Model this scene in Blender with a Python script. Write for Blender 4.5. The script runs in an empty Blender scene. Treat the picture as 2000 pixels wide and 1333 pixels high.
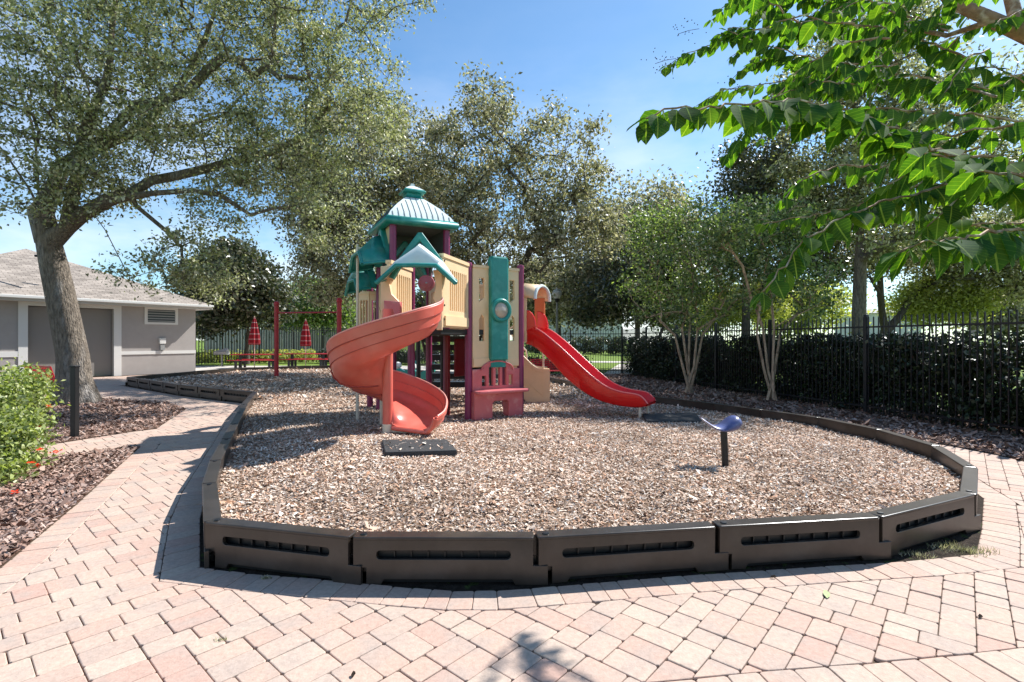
import bpy, bmesh, math, random
import numpy as np
from mathutils import Vector, Matrix, Euler
from mathutils.geometry import tessellate_polygon
R = math.radians
random.seed(7); rng = np.random.default_rng(7)
C = bpy.context.scene.collection
SC = bpy.context.scene
# ------------------------------------------------------------ camera, sky, sun, exposure
cam_d = bpy.data.cameras.new('camera'); cam = bpy.data.objects.new('camera', cam_d); C.objects.link(cam)
cam.location = (0, 0, 1.6); cam.rotation_euler = (R(90), 0, 0)
cam_d.sensor_width = 36; cam_d.lens = 18; cam_d.shift_y = -0.00125
cam_d.clip_start = 0.05; cam_d.clip_end = 3000
SC.camera = cam
SUN_EL, SUN_AZ = 46.0, 53.0            # azimuth clockwise from +Y
w = bpy.data.worlds.new('World'); SC.world = w; w.use_nodes = True
nt = w.node_tree; bg = nt.nodes['Background']; bg.inputs['Strength'].default_value = 0.070
sky = nt.nodes.new('ShaderNodeTexSky'); sky.sky_type = 'NISHITA'; sky.sun_disc = False
sky.sun_elevation = R(SUN_EL); sky.sun_rotation = R(SUN_AZ); sky.air_density = 1.0; sky.dust_density = 0.25; sky.ozone_density = 2.0
tc = nt.nodes.new('ShaderNodeTexCoord'); mp = nt.nodes.new('ShaderNodeMapping'); mp.inputs['Scale'].default_value = (1, 1, 2.6)
mp.inputs['Location'].default_value = (5.3, 1.7, .4)
nz = nt.nodes.new('ShaderNodeTexNoise'); nz.inputs['Scale'].default_value = 2.3; nz.inputs['Detail'].default_value = 9; nz.inputs['Roughness'].default_value = .55
rp = nt.nodes.new('ShaderNodeValToRGB'); rp.color_ramp.elements[0].position = .40; rp.color_ramp.elements[1].position = .62
sx = nt.nodes.new('ShaderNodeSeparateXYZ'); mr = nt.nodes.new('ShaderNodeMapRange')
mr.inputs['From Min'].default_value = .05; mr.inputs['From Max'].default_value = .50; mr.inputs['To Min'].default_value = 1; mr.inputs['To Max'].default_value = .05
mu = nt.nodes.new('ShaderNodeMath'); mu.operation = 'MULTIPLY'; mu2 = nt.nodes.new('ShaderNodeMath'); mu2.operation = 'MULTIPLY'; mu2.inputs[1].default_value = .75
mx = nt.nodes.new('ShaderNodeMix'); mx.data_type = 'RGBA'; mx.inputs[7].default_value = (11.0, 11.1, 11.4, 1)
hs = nt.nodes.new('ShaderNodeHueSaturation'); hs.inputs['Saturation'].default_value = 1.0; hs.inputs['Value'].default_value = 1.35
L = nt.links.new
L(tc.outputs['Generated'], mp.inputs[0]); L(mp.outputs[0], nz.inputs[0]); L(nz.outputs[0], rp.inputs[0])
L(tc.outputs['Generated'], sx.inputs[0]); L(sx.outputs[2], mr.inputs[0]); L(rp.outputs[0], mu.inputs[0]); L(mr.outputs[0], mu.inputs[1])
L(mu.outputs[0], mu2.inputs[0]); L(mu2.outputs[0], mx.inputs[0]); tm = nt.nodes.new('ShaderNodeMix'); tm.data_type = 'RGBA'; tm.blend_type = 'MULTIPLY'; tm.inputs[0].default_value = 1; tm.inputs[7].default_value = (.80, 1.04, 1.13, 1)
L(sky.outputs[0], tm.inputs[6]); L(tm.outputs[2], hs.inputs['Color']); L(hs.outputs[0], mx.inputs[6]); L(mx.outputs[2], bg.inputs[0])
sd = Vector((math.sin(R(SUN_AZ))*math.cos(R(SUN_EL)), math.cos(R(SUN_AZ))*math.cos(R(SUN_EL)), math.sin(R(SUN_EL))))
sl = bpy.data.lights.new('sun', 'SUN'); sl.energy = 4.9; sl.angle = R(.5); sl.color = (1, .975, .94)
so = bpy.data.objects.new('sun', sl); so.rotation_euler = sd.to_track_quat('Z', 'Y').to_euler(); C.objects.link(so)
SC.view_settings.view_transform = 'Standard'; SC.view_settings.look = 'None'; SC.view_settings.gamma = 1
SC.view_settings.exposure = 0.85
# ------------------------------------------------------------ materials
MT = {}
def lin(c): return tuple(((x/255)/12.92 if x/255 <= .04045 else ((x/255+.055)/1.055)**2.4) for x in c) + (1,)
def mat(name, col, rough=.5, spec=.5, metal=0, noise=None, bump=None, trans=None, island=None, stretch=None, coord='Object', coat=0, second=None):
    """col: linear rgb. noise=(scale, amount) value variation; bump=(scale, strength, dist); island=ramp of colours picked per island;
    trans=(colour, amount) translucency; second=(scale, lo, hi, colour) blotches"""
    m = bpy.data.materials.new(name); m.use_nodes = True; MT[name] = m
    t = m.node_tree; b = t.nodes['Principled BSDF']; K = t.links.new
    b.inputs['Base Color'].default_value = (*col, 1); b.inputs['Roughness'].default_value = rough
    b.inputs['Specular IOR Level'].default_value = spec; b.inputs['Metallic'].default_value = metal
    if coat: b.inputs['Coat Weight'].default_value = coat; b.inputs['Coat Roughness'].default_value = .2
    vec = None
    tc = t.nodes.new('ShaderNodeTexCoord'); mp = t.nodes.new('ShaderNodeMapping'); K(tc.outputs[coord], mp.inputs[0])
    if stretch: mp.inputs['Scale'].default_value = stretch
    vec = mp.outputs[0]
    out = None
    if island:
        g = t.nodes.new('ShaderNodeNewGeometry'); r = t.nodes.new('ShaderNodeValToRGB'); K(g.outputs['Random Per Island'], r.inputs[0])
        r.color_ramp.interpolation = 'LINEAR'
        n = len(island)
        while len(r.color_ramp.elements) < n: r.color_ramp.elements.new(.5)
        for i, c in enumerate(island): r.color_ramp.elements[i].position = i/(n-1); r.color_ramp.elements[i].color = (*c, 1)
        out = r.outputs[0]
    def cur():
        if out is not None: return out
        rgb = t.nodes.new('ShaderNodeRGB'); rgb.outputs[0].default_value = (*col, 1); return rgb.outputs[0]
    if second:
        n2 = t.nodes.new('ShaderNodeTexNoise'); n2.inputs['Scale'].default_value = second[0]; n2.inputs['Detail'].default_value = 6; K(vec, n2.inputs[0])
        r2 = t.nodes.new('ShaderNodeMapRange'); r2.inputs[1].default_value = second[1]; r2.inputs[2].default_value = second[2]; K(n2.outputs[0], r2.inputs[0])
        x = t.nodes.new('ShaderNodeMix'); x.data_type = 'RGBA'; K(r2.outputs[0], x.inputs[0]); K(cur(), x.inputs[6]); x.inputs[7].default_value = (*second[3], 1); out = x.outputs[2]
    if noise:
        n1 = t.nodes.new('ShaderNodeTexNoise'); n1.inputs['Scale'].default_value = noise[0]; n1.inputs['Detail'].default_value = 8; n1.inputs['Roughness'].default_value = .65; K(vec, n1.inputs[0])
        r1 = t.nodes.new('ShaderNodeMapRange'); r1.inputs[1].default_value = .3; r1.inputs[2].default_value = .7
        r1.inputs[3].default_value = 1-noise[1]; r1.inputs[4].default_value = 1+noise[1]; K(n1.outputs[0], r1.inputs[0])
        hv = t.nodes.new('ShaderNodeHueSaturation'); K(cur(), hv.inputs['Color']); K(r1.outputs[0], hv.inputs['Value']); out = hv.outputs[0]
    if out is not None: K(out, b.inputs['Base Color'])
    if bump:
        n3 = t.nodes.new('ShaderNodeTexNoise'); n3.inputs['Scale'].default_value = bump[0]; n3.inputs['Detail'].default_value = 7; K(vec, n3.inputs[0])
        bp = t.nodes.new('ShaderNodeBump'); bp.inputs['Strength'].default_value = bump[1]; bp.inputs['Distance'].default_value = bump[2]; K(n3.outputs[0], bp.inputs['Height']); K(bp.outputs[0], b.inputs['Normal'])
    if trans:
        tr = t.nodes.new('ShaderNodeBsdfTranslucent'); ms = t.nodes.new('ShaderNodeMixShader'); ms.inputs[0].default_value = trans[1]
        o = t.nodes['Material Output']
        if out is not None:
            mm = t.nodes.new('ShaderNodeMix'); mm.data_type = 'RGBA'; mm.blend_type = 'MULTIPLY'; mm.inputs[0].default_value = 1
            K(out, mm.inputs[6]); mm.inputs[7].default_value = (*trans[0], 1); K(mm.outputs[2], tr.inputs[0])
        else: tr.inputs[0].default_value = (*trans[0], 1)
        K(b.outputs[0], ms.inputs[1]); K(tr.outputs[0], ms.inputs[2]); K(ms.outputs[0], o.inputs[0])
    return m
mat('paver', (.5,.4,.33), .85, .2, noise=(34,.15), second=(5,.45,.75,(.40,.32,.27)), bump=(90,.45,.004), island=[(.48,.34,.27),(.50,.375,.30),(.465,.315,.25),(.50,.38,.30),(.455,.35,.285),(.48,.335,.262),(.505,.39,.31),(.47,.365,.293),(.45,.295,.237),(.49,.36,.283)])
mat('sand', (.10,.072,.052), .95, .1, noise=(30,.5))
mat('soil', (.035,.026,.02), .95, .1, noise=(14,.6), bump=(60,1,.02), second=(9,.58,.66,(.05,.07,.02)))
mat('lawn', (.15,.22,.04), .9, .1, noise=(3,.35), bump=(60,1,.03), second=(.6,.45,.7,(.16,.22,.05)))
mat('mulch', (.20,.13,.085), .95, .1, noise=(55,.8), bump=(45,1,.03), second=(30,.5,.62,(.42,.31,.24)))
mat('bed_mulch', (.12,.07,.05), .95, .1, noise=(45,.8), bump=(38,1,.03), second=(26,.52,.64,(.34,.23,.18)))
mat('chips', (.4,.3,.2), .85, .2, noise=(1.1,.28), island=[(.70,.56,.44),(.46,.30,.20),(.82,.72,.61),(.13,.075,.05),(.66,.49,.37),(.56,.29,.16),(.78,.66,.54),(.30,.17,.11),(.70,.55,.43),(.86,.79,.70),(.46,.24,.14),(.76,.63,.51)])  # broad value noise: brown patches plus painted shadow mottling
mat('bed_chips', (.4,.3,.2), .85, .2, island=[(.34,.22,.17),(.48,.34,.28),(.14,.08,.06),(.40,.25,.19),(.08,.05,.04),(.52,.40,.34),(.24,.13,.09)])
mat('concrete', (.50,.46,.41), .85, .2, noise=(4,.12), bump=(60,.3,.005))
mat('timber', (.038,.029,.023), .30, .5, noise=(5,.3), bump=(160,.10,.002), second=(3,.5,.75,(.058,.047,.039)))
mat('black', (.008,.008,.009), .45, .5)
mat('iron', (.010,.010,.012), .4, .5)
mat('bolt', (.45,.44,.42), .35, .5, metal=.9)
mat('salmon', (.66,.125,.088), .34, .5, noise=(2.5,.08), second=(2.0,.45,.75,(.68,.20,.15)))
mat('rose', (.56,.135,.14), .38, .5, noise=(3,.10), second=(6,.55,.75,(.58,.25,.23)))
mat('red', (.70,.012,.010), .22, .5, noise=(2,.08), coat=.3)
mat('redpost', (.45,.012,.022), .4, .5, noise=(9,.25))
mat('darkred', (.20,.006,.012), .45, .5)
mat('salmonseam_shade', (.36,.05,.04), .5)  # seam lines, and rib shadows painted in a darker salmon
mat('salmonrim', (.80,.34,.28), .35)  # lighter salmon puts the edge highlight into the rim colour
mat('redrim', (.85,.20,.17), .3)  # paler red for worn edges and their painted highlight
mat('maroon', (.21,.022,.085), .36, .5, noise=(4,.14))
mat('tan', (.78,.56,.33), .42, .45, noise=(2.5,.07), bump=(200,.05,.002))
mat('tanmetal', (.72,.60,.46), .4, .5)
mat('teal', (.014,.23,.195), .34, .5, noise=(3,.18), second=(7,.5,.8,(.06,.31,.26)))
mat('palegrey', (.66,.72,.70), .42, .5, noise=(5,.08))  # pale grey for roof and visor tops and the hood rim
mat('seam', (.05,.07,.07), .6)  # dark roof seams; also painted shade inside the tower roof
mat('orange', (.62,.17,.05), .4)
mat('bubble', (.45,.38,.30), .12, .5, noise=(8,.15), coat=.6)
mat('whaleblue', (.075,.09,.23), .32, .5, noise=(7,.25), second=(8,.5,.75,(.15,.165,.29)))
mat('rubber', (.045,.045,.045), .8, .3, bump=(60,.4,.004), noise=(25,.3))
mat('wall', (.37,.335,.31), .9, .2, noise=(3,.05), bump=(120,.25,.004))
mat('walltrim', (.66,.64,.60), .7, .3)
mat('door', (.235,.215,.195), .6, .3)
mat('soffit', (.50,.48,.45), .7)
mat('metalgrey', (.28,.28,.27), .5, .5)
mat('whitefar', (.62,.62,.60), .8, .2, noise=(1,.08))
mat('greyfar', (.33,.32,.31), .8, .2, noise=(2,.2))
mat('glassglobe', (.62,.62,.58), .4, .4)
mat('umbrella', (.22,.008,.014), .7, .2)
mat('umbrella_stripe', (.40,.26,.25), .7, .2)
mat('oakbark', (.22,.185,.15), .95, .1, noise=(9,.6), bump=(15,1,.10), stretch=(2.6,2.6,.6), second=(1.2,.56,.68,(.30,.275,.25)))
mat('darkbark', (.10,.085,.07), .95, .15, noise=(9,.4), bump=(16,1,.03), stretch=(2,2,.6))
mat('palebark', (.46,.34,.235), .8, .2, noise=(6,.35), bump=(12,.6,.02), stretch=(3,3,.8), second=(5,.5,.62,(.28,.19,.13)))
mat('bark_near', (.34,.20,.12), .8, .2, noise=(30,.45), bump=(60,.8,.008), second=(25,.5,.62,(.55,.42,.32)))
def leafmat(name, cols, tr, amt=.35, rough=.42, spec=.5):
    return mat(name, cols[0], rough, spec, island=cols, trans=(tr, amt))
leafmat('oakleaf', [(.22,.25,.11),(.50,.50,.31),(.035,.045,.02),(.62,.61,.44),(.28,.32,.12),(.72,.70,.55),(.06,.075,.03),(.50,.54,.22),(.03,.04,.02),(.30,.33,.15)], (1.15,1.2,.75), .34, .5)
leafmat('midleaf', [(.22,.22,.12),(.54,.50,.36),(.04,.045,.022),(.64,.58,.46),(.26,.27,.13),(.05,.055,.03),(.40,.38,.26)], (1.25,1.3,.8), .34, .5)
leafmat('darkleaf', [(.04,.055,.025),(.10,.115,.06),(.025,.035,.016),(.22,.20,.14),(.06,.07,.035)], (1.2,1.4,.6), .18, .3)
leafmat('myrtleleaf', [(.05,.10,.035),(.15,.20,.07),(.022,.045,.018),(.36,.42,.18),(.07,.12,.04),(.48,.50,.32),(.03,.05,.02)], (1.4,1.7,.55), .36, .5)
leafmat('yellowleaf', [(.30,.33,.09),(.46,.47,.16),(.16,.19,.05),(.55,.53,.24)], (1.5,1.6,.7), .45, .5)
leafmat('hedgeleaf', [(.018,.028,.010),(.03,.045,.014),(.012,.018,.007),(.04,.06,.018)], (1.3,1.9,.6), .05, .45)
leafmat('bushleaf', [(.20,.26,.06),(.42,.48,.16),(.07,.12,.03),(.55,.58,.28),(.27,.34,.09),(.05,.08,.02),(.48,.52,.22)], (1.4,1.5,.6), .34, .45)
leafmat('nearleaf', [(.022,.062,.024),(.034,.085,.026),(.016,.045,.020),(.060,.12,.028),(.024,.070,.028)], (4.6,4.8,.5), .34, .8, .05)
def veins():
    m = MT['nearleaf']; t = m.node_tree; K = t.links.new; b = t.nodes['Principled BSDF']; src = b.inputs['Base Color'].links[0].from_socket
    uv = t.nodes.new('ShaderNodeTexCoord'); sp = t.nodes.new('ShaderNodeSeparateXYZ'); K(uv.outputs['UV'], sp.inputs[0])
    def M_(op, a, b_=None):
        n = t.nodes.new('ShaderNodeMath'); n.operation = op
        for i, v in enumerate((a, b_)):
            if v is None: continue
            if isinstance(v, (int, float)): n.inputs[i].default_value = v
            else: K(v, n.inputs[i])
        return n.outputs[0]
    d = M_('ABSOLUTE', M_('SUBTRACT', sp.outputs[1], .5)); mid = M_('LESS_THAN', d, .014)
    sv = M_('GREATER_THAN', M_('SINE', M_('MULTIPLY', M_('SUBTRACT', sp.outputs[0], M_('MULTIPLY', d, .8)), 50.0)), .93)
    k = M_('MAXIMUM', M_('MULTIPLY', mid, .8), M_('MULTIPLY', sv, .28)); nz_ = t.nodes.new('ShaderNodeTexNoise'); nz_.inputs['Scale'].default_value = 40; K(uv.outputs['Object'], nz_.inputs[0])
    x = t.nodes.new('ShaderNodeMix'); x.data_type = 'RGBA'; K(k, x.inputs[0]); K(src, x.inputs[6]); x.inputs[7].default_value = (.16,.24,.08,1)
    hv = t.nodes.new('ShaderNodeHueSaturation'); K(x.outputs[2], hv.inputs['Color']); r1 = t.nodes.new('ShaderNodeMapRange'); r1.inputs[3].default_value = .65; r1.inputs[4].default_value = 1.4; K(nz_.outputs[0], r1.inputs[0]); K(r1.outputs[0], hv.inputs['Value'])
    for l_ in list(src.links):
        if l_.to_node not in (x,): ts = l_.to_socket; t.links.remove(l_); K(hv.outputs[0], ts)
veins()
mat('flower', (.80,.06,.02), .6, .2, trans=((.9,.15,.05), .3))
mat('leafvein', (.20,.30,.10), .5)
mat('debris', (.30,.36,.14), .7)
# shingles from the UVs
def shingle():
    m = mat('shingle', (.3,.25,.2), .95, .1); t = m.node_tree; b = t.nodes['Principled BSDF']; K = t.links.new
    tc = t.nodes.new('ShaderNodeTexCoord'); br = t.nodes.new('ShaderNodeTexBrick'); K(tc.outputs['UV'], br.inputs[0])
    br.inputs['Scale'].default_value = 1; br.inputs['Brick Width'].default_value = .34; br.inputs['Row Height'].default_value = .15; br.inputs['Mortar Size'].default_value = .008
    br.inputs['Color1'].default_value = (.36,.31,.265,1); br.inputs['Color2'].default_value = (.21,.18,.155,1); br.inputs['Mortar'].default_value = (.12,.10,.085,1); br.inputs['Bias'].default_value = -.1
    n = t.nodes.new('ShaderNodeTexNoise'); n.inputs['Scale'].default_value = 1.2; n.inputs['Detail'].default_value = 8; K(tc.outputs['UV'], n.inputs[0])
    r = t.nodes.new('ShaderNodeMapRange'); r.inputs[3].default_value = .75; r.inputs[4].default_value = 1.3; K(n.outputs[0], r.inputs[0])
    h = t.nodes.new('ShaderNodeHueSaturation'); K(br.outputs[0], h.inputs['Color']); K(r.outputs[0], h.inputs['Value']); K(h.outputs[0], b.inputs['Base Color'])
    bp = t.nodes.new('ShaderNodeBump'); bp.inputs['Distance'].default_value = .02; K(br.outputs['Fac'], bp.inputs['Height']); bp.invert = True; K(bp.outputs[0], b.inputs['Normal'])
shingle()
# ------------------------------------------------------------ helpers
def G(px, y, z=0.0):
    Y = 1000*(1.6-z)/(y-664.0); return ((px-1000)/1000*Y, Y)
def P(px, y, Y): return Vector(((px-1000)/1000*Y, Y, 1.6+(664-y)/1000*Y))
def mesh_np(name, verts, faces_flat, nside):
    me = bpy.data.meshes.new(name); nf = len(faces_flat)//nside
    me.vertices.add(len(verts)); me.vertices.foreach_set('co', np.asarray(verts, dtype=np.float32).ravel())
    me.loops.add(len(faces_flat)); me.loops.foreach_set('vertex_index', np.asarray(faces_flat, dtype=np.int32))
    me.polygons.add(nf); me.polygons.foreach_set('loop_start', np.arange(0, nf*nside, nside, dtype=np.int32))
    me.update(calc_edges=True); return me
class MB:
    def __init__(s): s.v = []; s.f = []; s.mi = []; s.uv = None; s.pl = False
    def add(s, vs, fs, M=None, mi=0):
        k = len(s.v)
        for v in vs: s.v.append(tuple(M @ Vector(v)) if M is not None else tuple(v))
        for f in fs: s.f.append([i+k for i in f]); s.mi.append(mi)
        return s
    def box(s, c, d, M=None, rz=0, mi=0):
        x, y, z = d[0]/2, d[1]/2, d[2]/2
        vs = [(-x,-y,-z),(x,-y,-z),(x,y,-z),(-x,y,-z),(-x,-y,z),(x,-y,z),(x,y,z),(-x,y,z)]
        T = Matrix.Translation(c) @ Matrix.Rotation(rz, 4, 'Z')
        if M is not None: T = M @ T
        return s.add(vs, [(0,3,2,1),(4,5,6,7),(0,1,5,4),(1,2,6,5),(2,3,7,6),(3,0,4,7)], T, mi)
    def tube(s, pts, rad, n=10, M=None, mi=0, cap=True):
        pts = [Vector(p) for p in pts]
        if not hasattr(rad, '__len__'): rad = [rad]*len(pts)
        k = len(s.v); up = Vector((0,0,1)); ref = None
        for i, p in enumerate(pts):
            d = (pts[min(i+1,len(pts)-1)]-pts[max(i-1,0)]).normalized()
            if ref is None: ref = d.cross(up) if abs(d.z) < .95 else d.cross(Vector((1,0,0)))
            ref = (ref - d*ref.dot(d)).normalized(); b = d.cross(ref)
            for j in range(n):
                a = 2*math.pi*j/n; q = p + (ref*math.cos(a)+b*math.sin(a))*rad[i]
                s.v.append(tuple(M @ q) if M is not None else tuple(q))
        for i in range(len(pts)-1):
            for j in range(n):
                s.f.append([k+i*n+j, k+i*n+(j+1)%n, k+(i+1)*n+(j+1)%n, k+(i+1)*n+j]); s.mi.append(mi)
        if cap:
            s.f.append([k+j for j in range(n)][::-1]); s.mi.append(mi); s.f.append([k+(len(pts)-1)*n+j for j in range(n)]); s.mi.append(mi)
        return s
    def lathe(s, prof, o=(0,0,0), n=20, M=None, mi=0, a0=0):
        k = len(s.v)
        for r, z in prof:
            for j in range(n):
                a = a0+2*math.pi*j/n; q = Vector((o[0]+r*math.cos(a), o[1]+r*math.sin(a), o[2]+z)); s.v.append(tuple(M @ q) if M is not None else tuple(q))
        for i in range(len(prof)-1):
            for j in range(n): s.f.append([k+i*n+j, k+i*n+(j+1)%n, k+(i+1)*n+(j+1)%n, k+(i+1)*n+j]); s.mi.append(mi)
        s.f.append([k+j for j in range(n)][::-1]); s.mi.append(mi); s.f.append([k+(len(prof)-1)*n+j for j in range(n)]); s.mi.append(mi)
        return s
    def plate(s, loops, th, M, bev=.006, mi=0):
        """2D loops (x,z) with holes, extruded th about y=0 in M's frame"""
        cu = bpy.data.curves.new('c', 'CURVE'); cu.dimensions = '2D'; cu.fill_mode = 'BOTH'; cu.extrude = max(th/2-bev, .0005); cu.bevel_depth = bev; cu.bevel_resolution = 1; cu.offset = -bev
        for lp in loops:
            sp = cu.splines.new('POLY'); sp.points.add(len(lp)-1); sp.use_cyclic_u = True
            for q, p in zip(sp.points, lp): q.co = (p[0], p[1], 0, 1)
        o = bpy.data.objects.new('c', cu); C.objects.link(o); me = o.to_mesh()
        T = M @ Matrix.Rotation(R(90), 4, 'X'); s.pl = True
        s.add([v.co.copy() for v in me.vertices], [list(p.vertices) for p in me.polygons], T, mi)
        o.to_mesh_clear(); bpy.data.objects.remove(o); bpy.data.curves.remove(cu); return s
    def build(s, name, mats, parent=None, origin=None, smooth=35, bevel=0, solid=0, sub=0):
        me = bpy.data.meshes.new(name); o0 = origin if origin is not None else ((parent_origin(parent)) if parent else (0,0,0))
        me.from_pydata([(a-o0[0], b-o0[1], c-o0[2]) for a, b, c in s.v], [], s.f)
        if not isinstance(mats, (list, tuple)): mats = [mats]
        for m in mats: me.materials.append(MT[m])
        if len(mats) > 1: me.polygons.foreach_set('material_index', s.mi)
        if s.uv:
            ul = me.uv_layers.new(name='UVMap')
            for p in me.polygons:
                for li in p.loop_indices: ul.data[li].uv = s.uv[me.loops[li].vertex_index]
        me.update()
        if s.pl and smooth: smooth = 16
        if smooth:
            me.shade_smooth()
            try: me.set_sharp_from_angle(angle=R(smooth))
            except Exception: pass
        o = bpy.data.objects.new(name, me); C.objects.link(o)
        if parent: o.parent = parent
        elif origin is not None: o.location = origin
        if solid: md = o.modifiers.new('s', 'SOLIDIFY'); md.thickness = solid; md.offset = 0
        if bevel: md = o.modifiers.new('b', 'BEVEL'); md.width = bevel; md.segments = 2; md.limit_method = 'ANGLE'; md.angle_limit = R(40)
        if sub: md = o.modifiers.new('u', 'SUBSURF'); md.levels = sub; md.render_levels = sub
        return o
def parent_origin(p):
    v = Vector((0,0,0))
    while p is not None: v += p.location; p = p.parent
    return v
def thing(name, label, cat, loc=(0,0,0), rz=0, group=None):
    o = bpy.data.objects.new(name, None); C.objects.link(o); o.location = loc; o.rotation_euler = (0,0,rz); o.empty_display_size = .1
    return tag(o, label, cat, group)
def tag(o, label, cat, group=None):
    o['label'] = label; o['category'] = cat
    if group: o['group'] = group
    return o
def struct(o, kind='structure'): o['kind'] = kind; return o
def copy_tree(o, parent=None):
    c = o.copy(); C.objects.link(c)
    if parent: c.parent = parent
    for ch in list(o.children): copy_tree(ch, c)
    return c
def frame(o, xdir, origin_z=0):
    """matrix: local x along xdir (ground), local y = left of it (away side), z up"""
    x = Vector((xdir[0], xdir[1], 0)).normalized(); y = Vector((-x.y, x.x, 0)); M = Matrix.Identity(4)
    for i in range(3): M[i][0] = x[i]; M[i][1] = y[i]; M[i][2] = (0,0,1)[i]; M[i][3] = o[i]
    return M
def arc(cx, cz, r, a0, a1, n): return [(cx+r*math.cos(R(a0+(a1-a0)*i/n)), cz+r*math.sin(R(a0+(a1-a0)*i/n))) for i in range(n+1)]
def slot(x0, x1, z0, z1, r=None):
    r = r or min(x1-x0, z1-z0)/2*.84
    return arc(x1-r, z1-r, r, 0, 90, 3)+arc(x0+r, z1-r, r, 90, 180, 3)+arc(x0+r, z0+r, r, 180, 270, 3)+arc(x1-r, z0+r, r, 270, 360, 3)
def inpoly(x, y, poly):
    x = np.asarray(x); y = np.asarray(y); c = np.zeros(x.shape, bool); n = len(poly)
    for i in range(n):
        x1, y1 = poly[i]; x2, y2 = poly[(i+1) % n]
        if y1 == y2: continue
        c ^= ((y1 > y) != (y2 > y)) & (x < (x2-x1)*(y-y1)/(y2-y1)+x1)
    return c
def flat_poly(name, poly, z, m, res=None, amp=0):
    tri = tessellate_polygon([[Vector((x, y, 0)) for x, y in poly]]); fs = []
    for a, b, c in tri:
        (ax, ay), (bx, by), (cx, cy) = poly[a], poly[b], poly[c]; fs.append((a, b, c) if (bx-ax)*(cy-ay)-(by-ay)*(cx-ax) > 0 else (a, c, b))
    me = bpy.data.meshes.new(name); me.from_pydata([(x, y, z) for x, y in poly], [], fs); me.materials.append(MT[m]); o = bpy.data.objects.new(name, me); C.objects.link(o); return o
# ------------------------------------------------------------ ground outlines
RING = [(-2.17,3.62),(-1.04,3.35),(.174,3.35),(1.44,3.55),(2.71,3.74),(3.90,4.30),(4.72,5.20),(5.23,6.25),(5.35,7.39),(5.16,8.55),(4.19,10.48),(3.2,11.8),
        (1.3,17.8),(-9.2,26.0),(-10.9,25.2),(-12.6,23.6),(-13.2,21.3),(-13.4,17.8),(-9.66,14.8),(-7.7,13.5),(-6.44,12.70),(-5.41,10.24),(-3.22,5.46),(-2.77,4.59)]
CI = [(-2.19,3.60),(-1.82,3.516),(-1.434,3.456),(-1.086,3.383),(-.768,3.326),(-.379,3.265),(-.10,3.27),(.12,3.30),(.455,3.36),(.69,3.40),(1.306,3.50),(2.2,3.62),(2.83,3.70),(3.46,3.82),
      (3.97,4.33),(4.76,5.17),(5.27,6.24),(5.40,7.41),(5.0,8.5),(4.1,10.3),(1,17.6),(-9.2,25.8),(-12.6,23.4),(-13.2,21.0),(-13.44,17.7),(-9.68,14.75),(-7.72,13.45),(-6.47,12.68),(-5.43,10.24),(-3.24,5.455),(-2.79,4.585)]
BED_UP = [(-7.5,11.76),(-8.7,13.0),(-10.9,13.8),(-13.1,14.4),(-18,14.2),(-18,5.2),(-11,5.9),(-8.2,7.1),(-7.0,7.92),(-6.69,8.7),(-6.4,9.2)]
BED_LOW = [(-3.13,2.3),(-3.59,3.59),(-4.24,4.98),(-5.16,6.84),(-5.58,7.69),(-5.91,7.37),(-6.25,6.94),(-7.2,6.2),(-10,4.9),(-10,.5),(-2.6,.5)]
PAVE = [(-14,.9),(9,.9),(9,5.2),(6.75,6.75),(6.67,7.48),(6.5,7.96),(5.2,7.7),(3,12),(-9,20),(-13.6,24),(-14.9,25.2),(-15.7,25.4),(-19.5,19.5),(-21.4,16.5),(-21.4,.9)]
BED_R = [(5.3,7.35),(6.5,7.96),(6.67,7.48),(6.75,6.75),(9,5.2),(12,5),(12,9),(8.0,13.8),(5.6,23.7),(1.2,23.7),(1.3,17.8),(3.2,11.8),(4.19,10.48),(5.16,8.55)]
g = MB(); s = 1500
g.add([(-s,-60,-.05),(s,-60,-.05),(s,s,-.05),(-s,s,-.05)], [(0,1,2,3)])
struct(g.build('ground', 'lawn', smooth=0))
struct(flat_poly('paving_bed', PAVE, -.014, 'sand'))
struct(flat_poly('soil_strip', CI[:18]+[(3,12),(-6,12)]+CI[26:], -.006, 'soil'))
struct(flat_poly('patio', [(-15.6,25.6),(-14.9,25.0),(-13.4,23.5),(-9.2,25.8),(1.2,17.6),(1.2,31.5),(-24,31.5),(-24,26)], -.002, 'concrete'))
struct(flat_poly('planting_bed', BED_UP, .006, 'bed_mulch'))
struct(flat_poly('planting_bed', BED_LOW, .006, 'bed_mulch'))
struct(flat_poly('planting_bed', BED_R, .006, 'bed_mulch'))
struct(flat_poly('walkway', [(-6,38.5),(30,33),(60,31),(60,33.5),(30,35.5),(-6,41)], -.03, 'concrete'))
struct(flat_poly('walkway', [(4.2,23.9),(5.4,23.9),(9.5,34),(7.2,34.4)], -.026, 'concrete'))
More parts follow.
